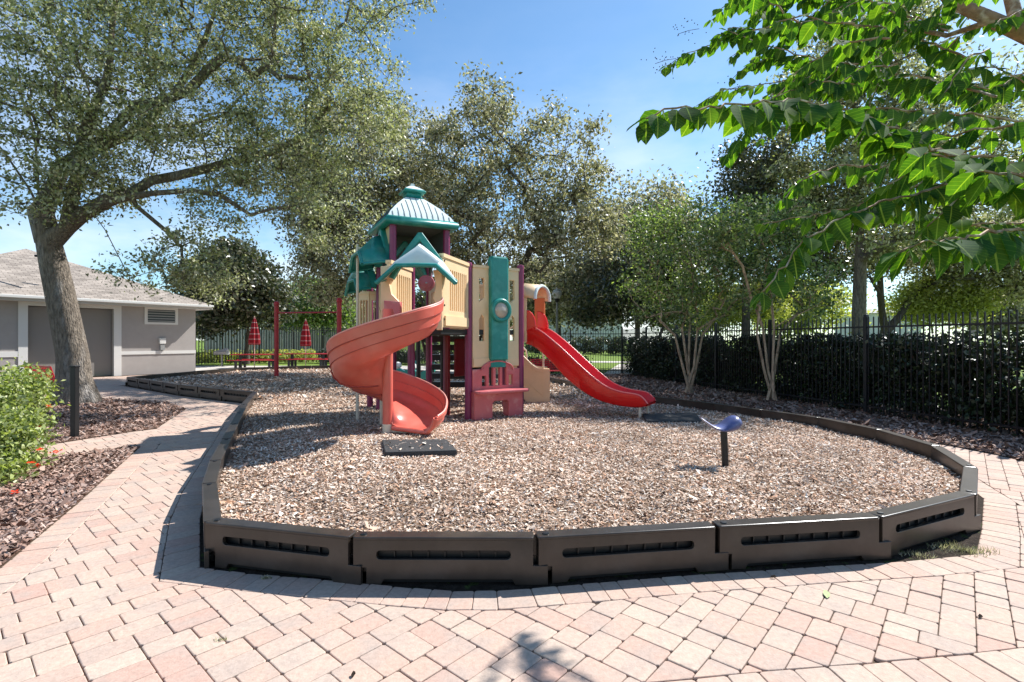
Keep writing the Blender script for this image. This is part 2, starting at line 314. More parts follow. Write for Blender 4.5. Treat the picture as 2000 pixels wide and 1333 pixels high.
# playground surface with gentle relief
def off_in(poly, d):
    out = []; n = len(poly)
    for i in range(n):
        p, a, b = Vector(poly[i]), Vector(poly[i-1]), Vector(poly[(i+1)%n]); d1, d2 = (p-a).normalized(), (b-p).normalized(); m = (Vector((-d1.y,d1.x))+Vector((-d2.y,d2.x))).normalized(); out.append(tuple(p+m*(d/max(m.dot(Vector((-d1.y,d1.x))), .5))))
    return out
RIN = off_in(RING, .115); RMID = off_in(RING, .07)
def edge_d(x, y):
    d = np.full(np.shape(x), 9.0)
    for k in range(len(RING)):
        (ax, ay), (bx, by) = RING[k], RING[(k+1) % len(RING)]; dx, dy = bx-ax, by-ay; t = np.clip(((x-ax)*dx+(y-ay)*dy)/(dx*dx+dy*dy), 0, 1); d = np.minimum(d, np.hypot(x-ax-dx*t, y-ay-dy*t))
    return d
def hgt(x, y):
    x, y = np.asarray(x, float), np.asarray(y, float); e = np.clip(edge_d(x, y)/1.7, 0, 1); e = e*e*(3-2*e)*np.clip((9.2-y)/2.6, 0, 1)
    return .15+.112*e+.012*np.sin(x*1.3+y*.7)+.010*np.sin(y*1.9-x*.6)+.008*np.sin(x*4.1)*np.sin(y*3.7)+.006*np.sin(x*9.3+1)*np.sin(y*8.1) - .05*np.exp(-((x-2.35)**2+(y-5.6)**2)/.3) - .035*np.exp(-((x+1.1)**2+(y-6.2)**2)/.3)
xs = np.arange(-13.6, 5.5, .07); ys = np.arange(3.2, 26.2, .07); XX, YY = np.meshgrid(xs, ys)
ins = inpoly(XX+.035, YY+.035, RMID)
vid = np.arange(XX.size).reshape(XX.shape); q = ins[:-1,:-1]
fl = np.stack([vid[:-1,:-1][q], vid[:-1,1:][q], vid[1:,1:][q], vid[1:,:-1][q]], -1).ravel()
me = mesh_np('mulch_surface', np.stack([XX.ravel(), YY.ravel(), hgt(XX.ravel(), YY.ravel())], -1), fl, 4); me.shade_smooth(); me.materials.append(MT['mulch'])
o = bpy.data.objects.new('mulch_surface', me); C.objects.link(o); struct(o)
def chips(name, poly, n, size, m, zf, ymin, ymax, power=1.0, xr=None):
    ys_ = ymin*(ymax/ymin)**(rng.random(n*3)**power); x0 = min(p[0] for p in poly); x1 = max(p[0] for p in poly)
    if xr: x0, x1 = max(x0, xr[0]), min(x1, xr[1])
    xs_ = rng.uniform(x0, x1, n*3); k = inpoly(xs_, ys_, poly) & (np.abs(xs_) < ys_*1.06+.3); xs_, ys_ = xs_[k][:n], ys_[k][:n]; n = len(xs_)
    z = zf(xs_, ys_)+rng.uniform(.002, .02, n); a = rng.uniform(0, 2*np.pi, n); t = rng.normal(0, .33, n); t2 = rng.normal(0, .45, n)
    Lh = size*rng.uniform(.3, 1.0, n)**1.5*1.5/2*(1+(rng.random(n) < .02)*1.0)*(1+ys_*.03); Wh = Lh*rng.uniform(.16, .45, n)
    d = np.stack([np.cos(a)*np.cos(t), np.sin(a)*np.cos(t), np.sin(t)], -1); b = np.stack([-np.sin(a)*np.cos(t2), np.cos(a)*np.cos(t2), np.sin(t2)], -1)
    c = np.stack([xs_, ys_, z+np.abs(np.sin(t))*Lh*.6], -1); Lh = Lh[:,None]; Wh = Wh[:,None]; j = rng.uniform(.5, 1, (n,4,1))
    V = np.stack([c-d*Lh*j[:,0]-b*Wh, c+d*Lh*j[:,1]-b*Wh*j[:,1], c+d*Lh*.9+b*Wh*j[:,2], c-d*Lh*j[:,3]+b*Wh], 1).reshape(-1, 3)
    me = mesh_np(name, V, np.arange(n*4), 4); me.materials.append(MT[m]); o = bpy.data.objects.new(name, me); C.objects.link(o); return struct(o, 'stuff')
chips('wood_chips', RIN, 210000, .029, 'chips', hgt, 3.4, 12.5, .85)
chips('wood_chips', RIN, 50000, .055, 'chips', hgt, 11, 26, 1)
flat0 = lambda x, y: .008+0*x
chips('bark_chips', BED_UP, 22000, .055, 'bed_chips', flat0, 6, 14.4, 1, (-16, -6))
chips('bark_chips', BED_LOW, 26000, .048, 'bed_chips', flat0, 2.8, 7.8, .9, (-8, -3))
chips('bark_chips', BED_R, 30000, .075, 'bed_chips', flat0, 6.3, 23.5, 1)
# ------------------------------------------------------------ pavers
def seg_info(c, poly, closed=True):
    P_ = np.array(poly); Q_ = np.roll(P_, -1, 0)
    if not closed: P_, Q_ = P_[:-1], Q_[:-1]
    d = Q_-P_; t = np.clip(((c-P_)*d).sum(1)/(d*d).sum(1), 0, 1); pr = P_+d*t[:,None]; ds = np.hypot(*(c-pr).T); i = int(ds.argmin()); return ds[i], P_[i], Q_[i]
def clip(poly, p, q, keep_left):
    d = q-p; out = []; sg = 1 if keep_left else -1
    val = [sg*(d[0]*(v[1]-p[1])-d[1]*(v[0]-p[0])) for v in poly]
    for i in range(len(poly)):
        a, b, va, vb = poly[i], poly[(i+1) % len(poly)], val[i], val[(i+1) % len(poly)]
        if va >= 0: out.append(a)
        if (va >= 0) != (vb >= 0): t = va/(va-vb); out.append(a+(b-a)*t)
    return out
def area(p): return .5*sum(p[i][0]*p[(i+1)%len(p)][1]-p[(i+1)%len(p)][0]*p[i][1] for i in range(len(p)))
def offset(poly, dist, closed=True):   # dist>0: to the right of travel
    out = []; n = len(poly)
    for i in range(n):
        p = Vector(poly[i]); a = Vector(poly[i-1]) if (closed or i > 0) else None; b = Vector(poly[(i+1) % n]) if (closed or i < n-1) else None
        ns = []
        if a is not None: d = (p-a).normalized(); ns.append(Vector((d.y, -d.x)))
        if b is not None: d = (b-p).normalized(); ns.append(Vector((d.y, -d.x)))
        m = sum(ns, Vector((0,0))).normalized(); k = max(m.dot(ns[0]), .5); out.append(tuple(p+m*(dist/k)))
    return out
STV, STF = [], []
def stone(poly, gap=.0022, cc=.012, wob=True):
    if len(poly) < 3: return
    a = area(poly)
    if abs(a) < .0012: return
    if a < 0: poly = poly[::-1]
    q_ = []
    for p in poly:
        if not q_ or np.hypot(*(p-q_[-1])) > .006: q_.append(p)
    if len(q_) > 2 and np.hypot(*(q_[0]-q_[-1])) <= .006: q_.pop()
    poly = q_
    if len(poly) < 3: return
    pts = []
    n = len(poly)
    for i in range(n):
        p, a_, b_ = poly[i], poly[i-1], poly[(i+1)%n]; da, db = a_-p, b_-p; la, lb = np.hypot(*da), np.hypot(*db)
        if la < .004 or lb < .004: continue
        c1 = min(cc*rng.uniform(.7, 1.2), la*.3); c2 = min(cc*rng.uniform(.7, 1.2), lb*.3); pts.append(p+da/la*c1); pts.append(p+db/lb*c2)
    if len(pts) < 3: return
    c = sum(pts)/len(pts)
    far = c[1] > 12
    def ins(g): return [p+(c-p)/max(np.hypot(*(c-p)), 1e-4)*min(g*1.35, np.hypot(*(c-p))*.5) for p in pts]
    k = len(STV); tz = rng.normal(0, .0012); tx, ty = rng.normal(0, .008, 2)
    def zz(p, z): return z+tz+(p[0]-c[0])*tx+(p[1]-c[1])*ty
    m = len(pts); rings = [(ins(gap), -.016), (ins(gap), -.0048), (ins(gap+.0016), -.0016), (ins(gap+.005), 0.0)] if not far else [(ins(gap), -.016), (ins(gap+.002), 0.0)]
    for rg, z in rings:
        for p in rg: STV.append((p[0], p[1], zz(p, z)))
    for r_ in range(len(rings)-1):
        for j in range(m): STF.append((k+r_*m+j, k+r_*m+(j+1)%m, k+(r_+1)*m+(j+1)%m, k+(r_+1)*m+j))
    STF.append(tuple(k+(len(rings)-1)*m+j for j in range(m)))
CW = .235
CIo = offset(CI, CW); LOWo = offset(BED_LOW[:5], CW, False); UPo = offset(BED_UP, 0.0)
LRL = [(9,3.4),(2.667,2.667),(2.34,2.614),(1.72,2.53),(1.185,2.47),(.70,2.40),(.2,2.335),(-1,2.18)]       # lower right soldier course line
LOWP = LOWo+BED_LOW[5:]; ARR = [np.array(p) for p in (CIo, LOWP, BED_UP)]
u0, th = .078, R(-41.5); U = np.array([math.cos(th), math.sin(th)]); Vv = np.array([-U[1], U[0]])
corners = [np.array(p) for p in [(-15,1),(8,1),(8,9),(-15,25)]]
a_ = [p@U for p in corners]; b_ = [p@Vv for p in corners]
A0, B0 = min(a_), min(b_); NW, NH = int((max(a_)-A0)/u0)+2, int((max(b_)-B0)/u0)+2
sky_ = np.zeros(NW, int)
while True:
    h0 = int(sky_.min())
    if h0 >= NH: break
    i = int(sky_.argmin()); j = i
    while j < NW and sky_[j] == h0: j += 1
    wd = j-i
    while wd > 0:
        ww = (wd if wd <= 1 else (2 if wd == 2 else (3 if wd == 3 else (2 if wd == 4 else random.choice((2,2,3))))))
        if ww == 2: hh = random.choice((2,3,3))
        elif ww == 3: hh = 2
        else: hh = 2
        x0, y0 = A0+i*u0, B0+h0*u0
        q = [x0, x0+ww*u0, y0, y0+hh*u0]; pl = [U*q[0]+Vv*q[2], U*q[1]+Vv*q[2], U*q[1]+Vv*q[3], U*q[0]+Vv*q[3]]
        sky_[i:i+ww] = h0+hh; i += ww; wd -= ww
        c = sum(pl)/4
        if c[1] < 1.9 or c[1] > 25 or abs(c[0]) > c[1]*1.08+.4: continue
        dead = False
        for poly, left in ((CIo, False), (LOWP, False), (BED_UP, None), (PAVE, True)):
            ds, p, q2 = seg_info(c, poly)
            ccw = True
            if ds < .2:
                keep_inside = (poly is PAVE); isccw = area([np.array(k) for k in poly]) > 0
                pl = clip(pl, p, q2, isccw if keep_inside else not isccw)
                if len(pl) < 3: dead = True; break
            else:
                inn = bool(inpoly(np.array([c[0]]), np.array([c[1]]), poly)[0])
                if inn != (poly is PAVE): dead = True; break
        if dead: continue
        ds, p, q2 = seg_info(c, LRL, False)
        d = q2-p; side = d[0]*(c[1]-p[1])-d[1]*(c[0]-p[0])
        if ds < .2: pl = clip(pl, p, q2, False)
        elif side > 0 and c[1] < 3.2: continue
        if len(pl) >= 3: stone(pl)
def course(inner, outer, closed, step=.155):
    n = len(inner); m = n if closed else n-1
    pi, po, tt = [], [], []
    for i in range(m):
        a, b = np.array(inner[i]), np.array(inner[(i+1)%n]); c, d = np.array(outer[i]), np.array(outer[(i+1)%n]); Ls = (np.hypot(*(b-a))+np.hypot(*(d-c)))/2
        k = max(1, round(Ls/step))
        for j in range(k):
            t0, t1 = j/k, (j+1)/k; pl = [a+(b-a)*t0, a+(b-a)*t1, c+(d-c)*t1, c+(d-c)*t0]; cc = sum(pl)/4
            if cc[1] < 1.9 or cc[1] > 24 or abs(cc[0]) > cc[1]*1.08+.4: continue
            stone(pl)
course(CI[:20], CIo[:20], False); course(CI[24:]+CI[:1], CIo[24:]+CIo[:1], False); course(BED_LOW[:5], LOWo, False)
course(LRL, offset(LRL, -.235, False), False, .17)
me = bpy.data.meshes.new('paving'); me.from_pydata(STV, [], STF); me.materials.append(MT['paver']); o = bpy.data.objects.new('paving', me); C.objects.link(o); struct(o)
# ------------------------------------------------------------ border timbers
def make_timber():
    t = thing('border_timber', 'x', 'border timber')
    out = [(0,.30),(1.165,.30),(1.165,.125),(1.26,.125),(1.26,.0),(1.05,.0),(1.03,.035),(.20,.035),(.18,.0),(.085,.0),(.085,.11),(0,.11)]
    m = MB(); F = frame((0,0,0), (1,0)); Tm = Matrix.Translation
    m.plate([out, slot(.15, 1.02, .165, .222)], .030, Tm((0,.015,0)) @ F, .003)
    m.box((.59,.088,.17), (1.19,.036,.24)); m.box((.585,.068,.255), (1.12,.074,.05)); m.box((.585,.060,.11), (1.12,.058,.07))
    m.plate([slot(-.005, 1.17, .0, .115, .02)], .022, Tm((0,-.004,.300)) @ Matrix.Rotation(R(-90), 4, 'X') @ F, .006)
    m.build('body', 'timber', t, smooth=40)
    m = MB(); m.box((.585,.061,.193), (.92,.016,.08)); m.box((.62,.050,.025), (1.0,.02,.05))  # black backing puts the slot's shade into the colour
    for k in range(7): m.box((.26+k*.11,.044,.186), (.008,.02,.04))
    m.build('slot_shade', 'black', t, smooth=0)
    b = MB()
    b.lathe([(.0,.0),(.022,.0),(.02,.007),(.0,.008)], (.055,.05,.312), 10); b.build('bolt', 'iron', t)
    return t
tim0 = make_timber(); first = True
tl = []
for i in range(len(RING)):
    a, b = Vector(RING[i]), Vector(RING[(i+1) % len(RING)]); n = max(1, round((b-a).length/1.21))
    for k in range(n): tl.append((a+(b-a)*(k/n), a+(b-a)*((k+1)/n)))
ORD = 'first second third fourth fifth sixth seventh eighth ninth tenth eleventh twelfth thirteenth fourteenth fifteenth sixteenth seventeenth eighteenth'.split(); SEEN = {}
FRONT = ['front timber from the left corner of the mulch, slot facing the paving', 'second front timber from the left, nearest the camera with a slot', 'middle front timber with slot, just right of the centre of the paving', 'fourth front timber from the left, slotted, right of centre', 'slanted front timber at the right with two slots beside a grass tuft', 'short timber at the right corner, bare top lit by the sun']
for i, (a, b) in enumerate(tl):
    o = tim0 if i == 0 else copy_tree(tim0)
    jit = random.uniform(-.004, .004); o.location = (a.x, a.y, jit-.004); d = b-a; o.rotation_euler = (random.uniform(-.01,.01), 0, math.atan2(d.y, d.x)+R(-.25)); o.scale = (d.length/1.2, 1, 1)
    mid = (a+b)/2
    if i < 6: lb = FRONT[i]
    elif True:
        kd = ('right' if mid.x > 2.9 and mid.y < 12.2 else 'back' if mid.y > 15 and mid.x > -9.3 else 'far' if mid.x < -9.3 and mid.y > 16 else 'turn' if mid.y > 12.6 else 'path')
        SEEN[kd] = SEEN.get(kd, 0)+1; od = ORD[SEEN[kd]-1]
        lb = {'right': od+' timber of the dark run along the right mulch edge, counted from the front', 'back': od+' timber of the run behind the play structure, counted from the right', 'far': od+' timber of the run by the patio and building, counted from the tables',
              'turn': od+' timber of the dark run left of the path bend, counted from the building', 'path': od+' grey topped timber beside the left path, counted from the bend to the front'}[kd]
    elif mid.x > 2.9 and mid.y < 12.2: lb = 'dark plastic border timber along the right edge of the play mulch'
    elif mid.y > 15 and mid.x > -9.3: lb = 'dark border timber far behind the play structure'
    elif mid.x < -9.3 and mid.y > 16: lb = 'dark border timber on the far left, beside the building and patio'
    elif mid.y > 12.6: lb = 'dark border timber on the run toward the building corner'
    else: lb = 'grey topped border timber along the left path, between paving and mulch'
    tag(o, lb, 'border timber', 'plastic timbers bordering the play mulch')
# ------------------------------------------------------------ leaves and trees
def leaf_mesh(name, cen, size, m, parent, org, up=.35, asp=.5):
    n = len(cen); d = rng.normal(0, 1, (n,3)); d[:,2] -= .15; d /= np.linalg.norm(d, axis=1)[:,None]
    nn = rng.normal(0, 1, (n,3)); nn[:,2] += up*2; nn -= d*(nn*d).sum(1)[:,None]; nn /= np.linalg.norm(nn, axis=1)[:,None]; b = np.cross(d, nn)
    Ls = (size*rng.uniform(.6, 1.35, n))[:,None]; W = Ls*asp*.5
    V = np.stack([cen-d*Ls*.5, cen+b*W+nn*W*.35-d*Ls*.03, cen+d*Ls*.5, cen-b*W+nn*W*.35-d*Ls*.03], 1).reshape(-1,3)-np.array(org)
    me = mesh_np(name, V, np.arange(n*4), 4); me.materials.append(MT[m]); o = bpy.data.objects.new(name, me); C.objects.link(o); o.parent = parent; return o
def skeleton(base, trunk_top, attract, seg=.5, jit=.12, bias=.55, limbs=()):
    """connect attractors to a trunk; returns nodes, parents"""
    nodes = [np.array(base, float)]; par = [-1]; top = np.array(trunk_top[-1], float)
    prev = np.array(base, float)
    for t in trunk_top:
        t = np.array(t, float); k = max(1, int(np.linalg.norm(t-prev)/seg))
        for j in range(1, k+1): nodes.append(prev+(t-prev)*j/k); par.append(len(nodes)-2)
        prev = t
    ntr = len(nodes); plen = [0.0]*ntr; fork0 = max(1, int(ntr*.72))
    for lm in limbs:
        pts_ = [np.array(q, float) for q in lm]; cur = int(np.linalg.norm(np.array(nodes)-pts_[0], axis=1).argmin())
        for q in pts_[1:]:
            p = nodes[cur]; k = max(1, int(np.linalg.norm(q-p)/seg))
            for j in range(1, k+1): nodes.append(p+(q-p)*j/k+rng.normal(0, .04, 3)); par.append(cur); plen.append(plen[cur]*.9+.1); cur = len(nodes)-1
    att = sorted([np.array(a) for a in attract], key=lambda a: np.linalg.norm(a-top))
    for a in att:
        N = np.array(nodes); D = np.linalg.norm(N-a, axis=1)+bias*np.array(plen); D[:fork0] += 100
        # branches should grow outward
        i = int(D.argmin()); p = nodes[i]; ln = np.linalg.norm(a-p); k = max(1, int(ln/seg)); cur = i
        for j in range(1, k+1):
            t = j/k; q = p+(a-p)*t; q = q+rng.normal(0, jit*.7*min(1, ln), 3)*(1 if j < k else 0); q[2] += math.sin(t*math.pi)*ln*.06
            nodes.append(q); par.append(cur); plen.append(plen[cur]*.86+ln/k*.5); cur = len(nodes)-1
    return nodes, par, ntr
def branch_mesh(nodes, par, ntr, r_base, r_tip, m, name, parent, org, flare=1.5, nmin=4, capk=.50):
    n = len(nodes); load = np.zeros(n); kids = [0]*n
    for i in range(n-1, 0, -1):
        if kids[i] == 0: load[i] += 1
        load[par[i]] += load[i]; kids[par[i]] += 1
    rad = r_tip*(np.maximum(load, 1))**.5; sc = r_base/max(rad[ntr-1]*1.0, 1e-6); ex = math.log(r_base/r_tip)/math.log(max(load[0], 2)); rad = r_tip*np.maximum(load, 1)**ex
    rad[:ntr] = np.linspace(r_base, r_base*.74, ntr)
    rad[ntr:] = np.minimum(rad[ntr:], r_base*capk); z0 = nodes[0][2]
    for i in range(ntr):
        h = nodes[i][2]-z0; rad[i] *= 1+(flare-1)*math.exp(-h*3.0)
    mb = MB()
    # chains
    best = {}
    for i in range(1, n):
        p = par[i]
        if p not in best or load[i] > load[best[p]]: best[p] = i
    done = set()
    for i in range(1, n):
        if i in done: continue
        if best[par[i]] == i and par[i] != 0 and i >= ntr: continue
        ch = [par[i], i]; done.add(i); c = i
        while c in best: c = best[c]; ch.append(c); done.add(c)
        r_ = [rad[k] for k in ch]; r_[0] = min(r_[0], r_[1]*1.25) if par[i] != 0 else r_[0]
        r_ = [max(x, r_tip*.6) for x in r_]
        mb.tube([nodes[k] for k in ch], r_, (14 if r_[0] > .18 else (8 if r_[0] > .06 else nmin)), cap=(r_[0] > .1))
    o = mb.build(name, m, parent, smooth=80); return rad
def blob_pts(blobs, n, shell=.0):
    """blobs in (px, y, rx, ry, Y, dY) picture units turned into world ellipsoids"""
    vol = np.array([b[2]*b[3] for b in blobs], float); vol /= vol.sum(); out = []
    for b, v in zip(blobs, vol):
        k = max(2, int(round(n*v))); d = rng.normal(0, 1, (k,3)); d /= np.linalg.norm(d, axis=1)[:,None]; r = (rng.random(k)**(1/2.6))[:,None]
        c = P(b[0], b[1], b[4]); rx, rz = b[2]/1000*b[4], b[3]/1000*b[4]; out.append(np.array(c)+d*r*np.array([rx, b[5], rz]))
    return np.concatenate(out)
def tree(name, label, base, trunk, blobs, n_att, per, size, r_base, leaf, bark, cluster=.35, group=None, asp=.5, r_tip=.008, seg=.5, cat='tree', flare=1.5, along=True, zmin=.3, jit=.12, cut=None, limbs=()):
    t = thing(name, label, cat, base, 0, group)
    att = blob_pts(blobs, n_att); att = att[att[:,2] > zmin]
    if cut: att = att[[cut(p) for p in att]]
    nodes, par, ntr = skeleton(base, trunk, att, seg, jit, .55, limbs)
    branch_mesh(nodes, par, ntr, r_base, r_tip, bark, 'trunk', t, base, flare)
    # leaves round the attractors (uneven clump sizes) with a few along the twigs
    wts = rng.gamma(1.0, 1, len(att)); wts /= wts.sum(); cnt = rng.multinomial(int(per*len(att)), wts); c = np.repeat(att, cnt, 0)
    L_ = c+rng.normal(0, 1, c.shape)*np.array([1,1,.62])*cluster*rng.uniform(.5, 1.15, (len(c),1))
    nn_ = np.array(nodes); ld = np.zeros(len(nn_)); hk = np.zeros(len(nn_), bool)
    for i in range(len(nn_)-1, 0, -1):
        if not hk[i]: ld[i] += 1
        ld[par[i]] += ld[i]; hk[par[i]] = True
    tw_ = nn_[ntr:][(ld[ntr:] <= 6)]; tw_ = tw_[tw_[:,2] > max(zmin, 1.2)]; tk = np.repeat(tw_, rng.poisson(per*.16, len(tw_)), 0); L_ = np.concatenate([L_, tk+rng.normal(0, cluster*.5, tk.shape)])
    L_ = L_[L_[:,2] > zmin*.8]
    leaf_mesh('crown', L_, size, leaf, t, base, asp=asp); return t
# big oak on the left
OAKL = [[(110,440,12.5),(160,418,12.3),(215,390,12.2),(300,378,12.2),(375,372,12.3),(430,385,12.4),(490,420,12.6)],
        [(215,390,12.2),(300,350,12.6),(400,330,13),(520,300,13.4),(640,255,13.8)],
        [(95,420,12.4),(55,370,12.2),(15,310,12),(-40,240,11.8)],
        [(105,420,12.5),(120,330,12.7),(190,285,12.9),(280,245,13.1),(370,250,13.3),(440,225,13.5),(500,165,13.8)],
        [(190,285,12.9),(270,200,12.6),(370,180,12.4),(440,120,12.3)],
        [(95,420,12.4),(70,280,12.8),(35,150,12.9),(20,-40,13)],
        [(115,420,12.5),(170,250,12.2),(215,110,12),(235,-60,12)],
        [(280,245,13.1),(350,170,12.9),(400,80,12.8),(430,-20,12.7)]]
B = 12.8
tree('oak_tree', 'big oak with thick leaning trunk, growing between the building and the brick path', (-11.0,12.9,0),
     [(-11.02,12.85,1.2),(-11.22,12.7,2.8),(-11.35,12.55,4.0),(-11.5,12.5,4.7)],
     [(120,90,210,190,12,2.6),(380,110,250,200,12.5,3),(610,130,170,170,13,2.5),(700,230,110,150,13.5,2),(330,300,230,90,12.5,2.2),(60,260,110,130,11.5,2),
      (560,330,130,90,13,1.8),(660,420,90,80,13.5,1.5),(720,500,50,60,14,1.2),(370,480,75,75,12.5,1.2),(300,535,90,35,12.2,1),(440,400,90,50,12.5,1.2),(420,545,60,45,13,1),(480,-60,400,120,12.5,3),
      (60,400,60,50,11.5,1),(180,370,110,60,12,1.5)],
     1500, 56, .095, .35, 'oakleaf', 'oakbark', .235, r_tip=.007, limbs=[[tuple(P(*q)) for q in l_] for l_ in OAKL], flare=1.55, seg=.55, cut=lambda p: not (p[2] < 4.2 and p[0] < -9.2))
# trees beyond
tree('oak_tree', 'oak with a broad grey green crown standing behind the tower, left of its roof', (-6.3,23.5,0), [(-6.2,23.5,2.5),(-5.9,23.4,4.5)],
     [(700,330,110,150,23,3),(620,430,80,90,23,2.5),(800,340,80,140,23,3),(660,520,80,80,23,2.5),(740,520,70,80,23,2),(590,340,60,80,24,2)], 800, 58, .16, .24, 'midleaf', 'darkbark', .42, r_tip=.012, seg=.8, group='trees beyond the playground')
tree('oak_tree', 'open crowned oak with branches fanning out against the sky, directly behind the play structure', (-.9,22,0), [(-.9,22,2.2),(-.85,22,3.6)],
     [(960,280,90,110,21,3),(1080,320,100,110,21,3),(1000,420,150,100,21.5,3),(1120,450,100,90,21,2.5),(890,430,80,110,22,2.5),(1150,370,45,70,21,1.5),(940,210,50,60,21,1.5),(880,520,60,60,22,2),(1000,520,100,50,22,2),(1180,440,50,70,22,2),(870,300,50,80,22,2)], 860, 38, .16, .28, 'midleaf', 'darkbark', .34, r_tip=.012, seg=.8, jit=.16, group='trees beyond the playground')
tree('shade_tree', 'thin topped tree rising behind the red slide, right of the big oak', (7.6,31,0), [(7.6,31,3),(7.7,31,5)],
     [(1240,420,90,70,30,3),(1210,520,110,80,30,3),(1300,440,60,80,30,2),(1150,560,90,60,30,3),(1330,520,60,60,30,2)], 460, 52, .24, .18, 'midleaf', 'darkbark', .75, r_tip=.014, seg=1, group='trees beyond the playground')
tree('shade_tree', 'round low tree with a forked trunk behind the fence, below the lamp globes', (3.2,34,0), [(3.2,34,1.4)],
     [(1090,580,70,50,34,3),(1040,560,60,60,34,2),(1150,590,60,40,34,2)], 220, 70, .25, .16, 'midleaf', 'darkbark', .7, r_tip=.014, seg=1, group='trees beyond the playground')
tree('shade_tree', 'dark bushy tree between the red slide and the first crape myrtle', (7.6,27,0), [(7.6,27,1.3)],
     [(1230,590,80,50,27,2.5),(1290,560,60,80,27,2),(1170,600,50,35,27,2)], 230, 75, .22, .14, 'darkleaf', 'darkbark', .6, r_tip=.014, seg=1, group='trees beyond the playground')
tree('oak_tree', 'dark leaved oak whose top shows between the two crape myrtles', (9.6,21,0), [(9.6,21,2.5),(9.6,21,4)],
     [(1480,330,70,50,21,2),(1450,400,50,60,21,2),(1540,420,90,90,21,2.5),(1600,480,80,80,21,2),(1430,480,70,60,22,2)], 330, 75, .17, .2, 'darkleaf', 'darkbark', .5, r_tip=.012, seg=.8, group='trees beyond the playground')
tree('oak_tree', 'tall oak with a straight thick trunk behind the right hand fence', (12.2,18,0), [(12.2,18,2.6),(12.25,18,4.4)],
     [(1620,200,130,80,17,2.5),(1780,230,150,110,17,3),(1700,360,150,80,17,3),(1900,330,130,140,17,3),(1600,360,90,70,18,2),(1770,450,110,50,17,2),(1700,90,150,80,17,3)], 820, 48, .14, .26, 'oakleaf', 'oakbark', .36, r_tip=.01, seg=.7, flare=1.2, group='trees beyond the playground')
tree('oak_tree', 'oak with a low forked trunk just right of the thick straight trunk', (18.6,25.5,0), [(18.6,25.5,2.0)],
     [(1790,470,110,50,25,3),(1890,500,120,60,25,3),(1700,500,50,50,25,2),(1980,500,80,90,25,2)], 360, 70, .19, .32, 'midleaf', 'darkbark', .6, r_tip=.014, seg=.9, group='trees beyond the playground')
tree('young_tree', 'yellow green leafy small tree behind the right fence', (21.5,26,0), [(21.5,26,1.0)],
     [(1830,580,75,45,26,1.8),(1880,600,60,30,26,1.5),(1790,610,40,20,26,1.5)], 160, 85, .17, .08, 'yellowleaf', 'darkbark', .45, r_tip=.012, seg=.9)
tree('young_tree', 'yellowish small tree behind the fence between the two crape myrtle trunks', (9.6,22.5,0), [(9.6,22.5,1.0)],
     [(1440,590,50,35,22.5,1.5),(1400,620,40,20,22,1.3),(1490,590,50,45,23,1.5)], 130, 85, .16, .08, 'yellowleaf', 'darkbark', .42, r_tip=.012, seg=.9)
tree('magnolia_tree', 'round dark magnolia with brown tinted leaves behind the picnic tables', (-17.4,33.5,0), [(-17.3,33.5,1.5)],
     [(480,560,60,70,33,2.6),(430,600,60,50,33,2.4),(520,590,35,45,33,2),(450,510,40,40,33,1.8),(400,560,50,60,33,2)], 330, 95, .26, .16, 'darkleaf', 'darkbark', .55, r_tip=.014, seg=1, asp=.55)
tree('young_tree', 'feathery light green tree left of the tan fireman pole, behind the fence', (-17,46,0), [(-17,46,2)],
     [(615,590,50,45,46,3),(580,600,30,40,46,2),(650,610,35,30,46,2)], 190, 75, .30, .14, 'myrtleleaf', 'darkbark', .8, r_tip=.014, seg=1.2)
for i, (px, Y, ry, rx, lf, lb) in enumerate([(300,60,38,75,'midleaf','far tree showing beyond the roof of the building'),(700,62,38,60,'midleaf','far tree low behind the left end of the spiral slide'),(850,60,45,90,'darkleaf','far dark tree seen behind the maroon posts of the tower'),
        (960,64,45,80,'midleaf','far tree behind the teal column panel'),(1330,58,60,80,'myrtleleaf','far tree filling the gap right of the red slide'),(1560,52,55,90,'yellowleaf','far light tree behind the second crape myrtle'),(1960,44,50,60,'midleaf','far tree at the right end of the fence'),(420,66,30,60,'midleaf','far tree just right of the building corner'),(560,70,34,70,'midleaf','far tree between the striped umbrellas')]):
    X = (px-1000)/1000*Y
    tree('far_tree', lb, (X,Y,0), [(X,Y,1.5)], [(px,664-ry*1.15,rx,ry,Y,4)], 110, 70, .42, .2, lf, 'darkbark', 1.1, group='trees far beyond the fence', r_tip=.02, seg=1.6)
# crape myrtles inside the fence: several pale stems
def myrtle(base, label, blobs, stems, n_att):
    t = thing('crape_myrtle', label, 'tree', (*base,0), 0, 'crape myrtles inside the fence')
    att = blob_pts(blobs, n_att); ns = len(stems); allL = []
    grp = [[] for _ in stems]
    for a in att: grp[int(np.argmin([np.linalg.norm(a-np.array(s_[-1])) for s_ in stems]))].append(a)
    for st, gp in zip(stems, grp):
        b0 = (base[0]+(st[0][0]-base[0])*.0+random.uniform(-.14,.14), base[1]+random.uniform(-.1,.1), 0)
        if not gp: gp = [np.array(st[-1])+np.array([0,0,.5])]
        nodes, par, ntr = skeleton(b0, st, gp, .4, .1)
        branch_mesh(nodes, par, ntr, .043, .006, 'palebark', 'trunk', t, base, 1.15, 4, .9)
    cnt = rng.poisson(29*rng.gamma(1.0, 1.0, len(att))); c = np.repeat(att, cnt, 0); c = c+rng.normal(0, 1, c.shape)*np.array([1,1,.8])*.19
    leaf_mesh('crown', c, .10, 'myrtleleaf', t, (*base,0), asp=.55); return t
def stems(base, tops, z1):
    out = []
    for i, (px, y, Y) in enumerate(tops):
        e = P(px, y, Y); m = Vector((base[0]+(e.x-base[0])*.45+random.uniform(-.04,.04), base[1]+(e.y-base[1])*.4, z1*.5)); out.append([tuple(m), tuple(e)])
    return out
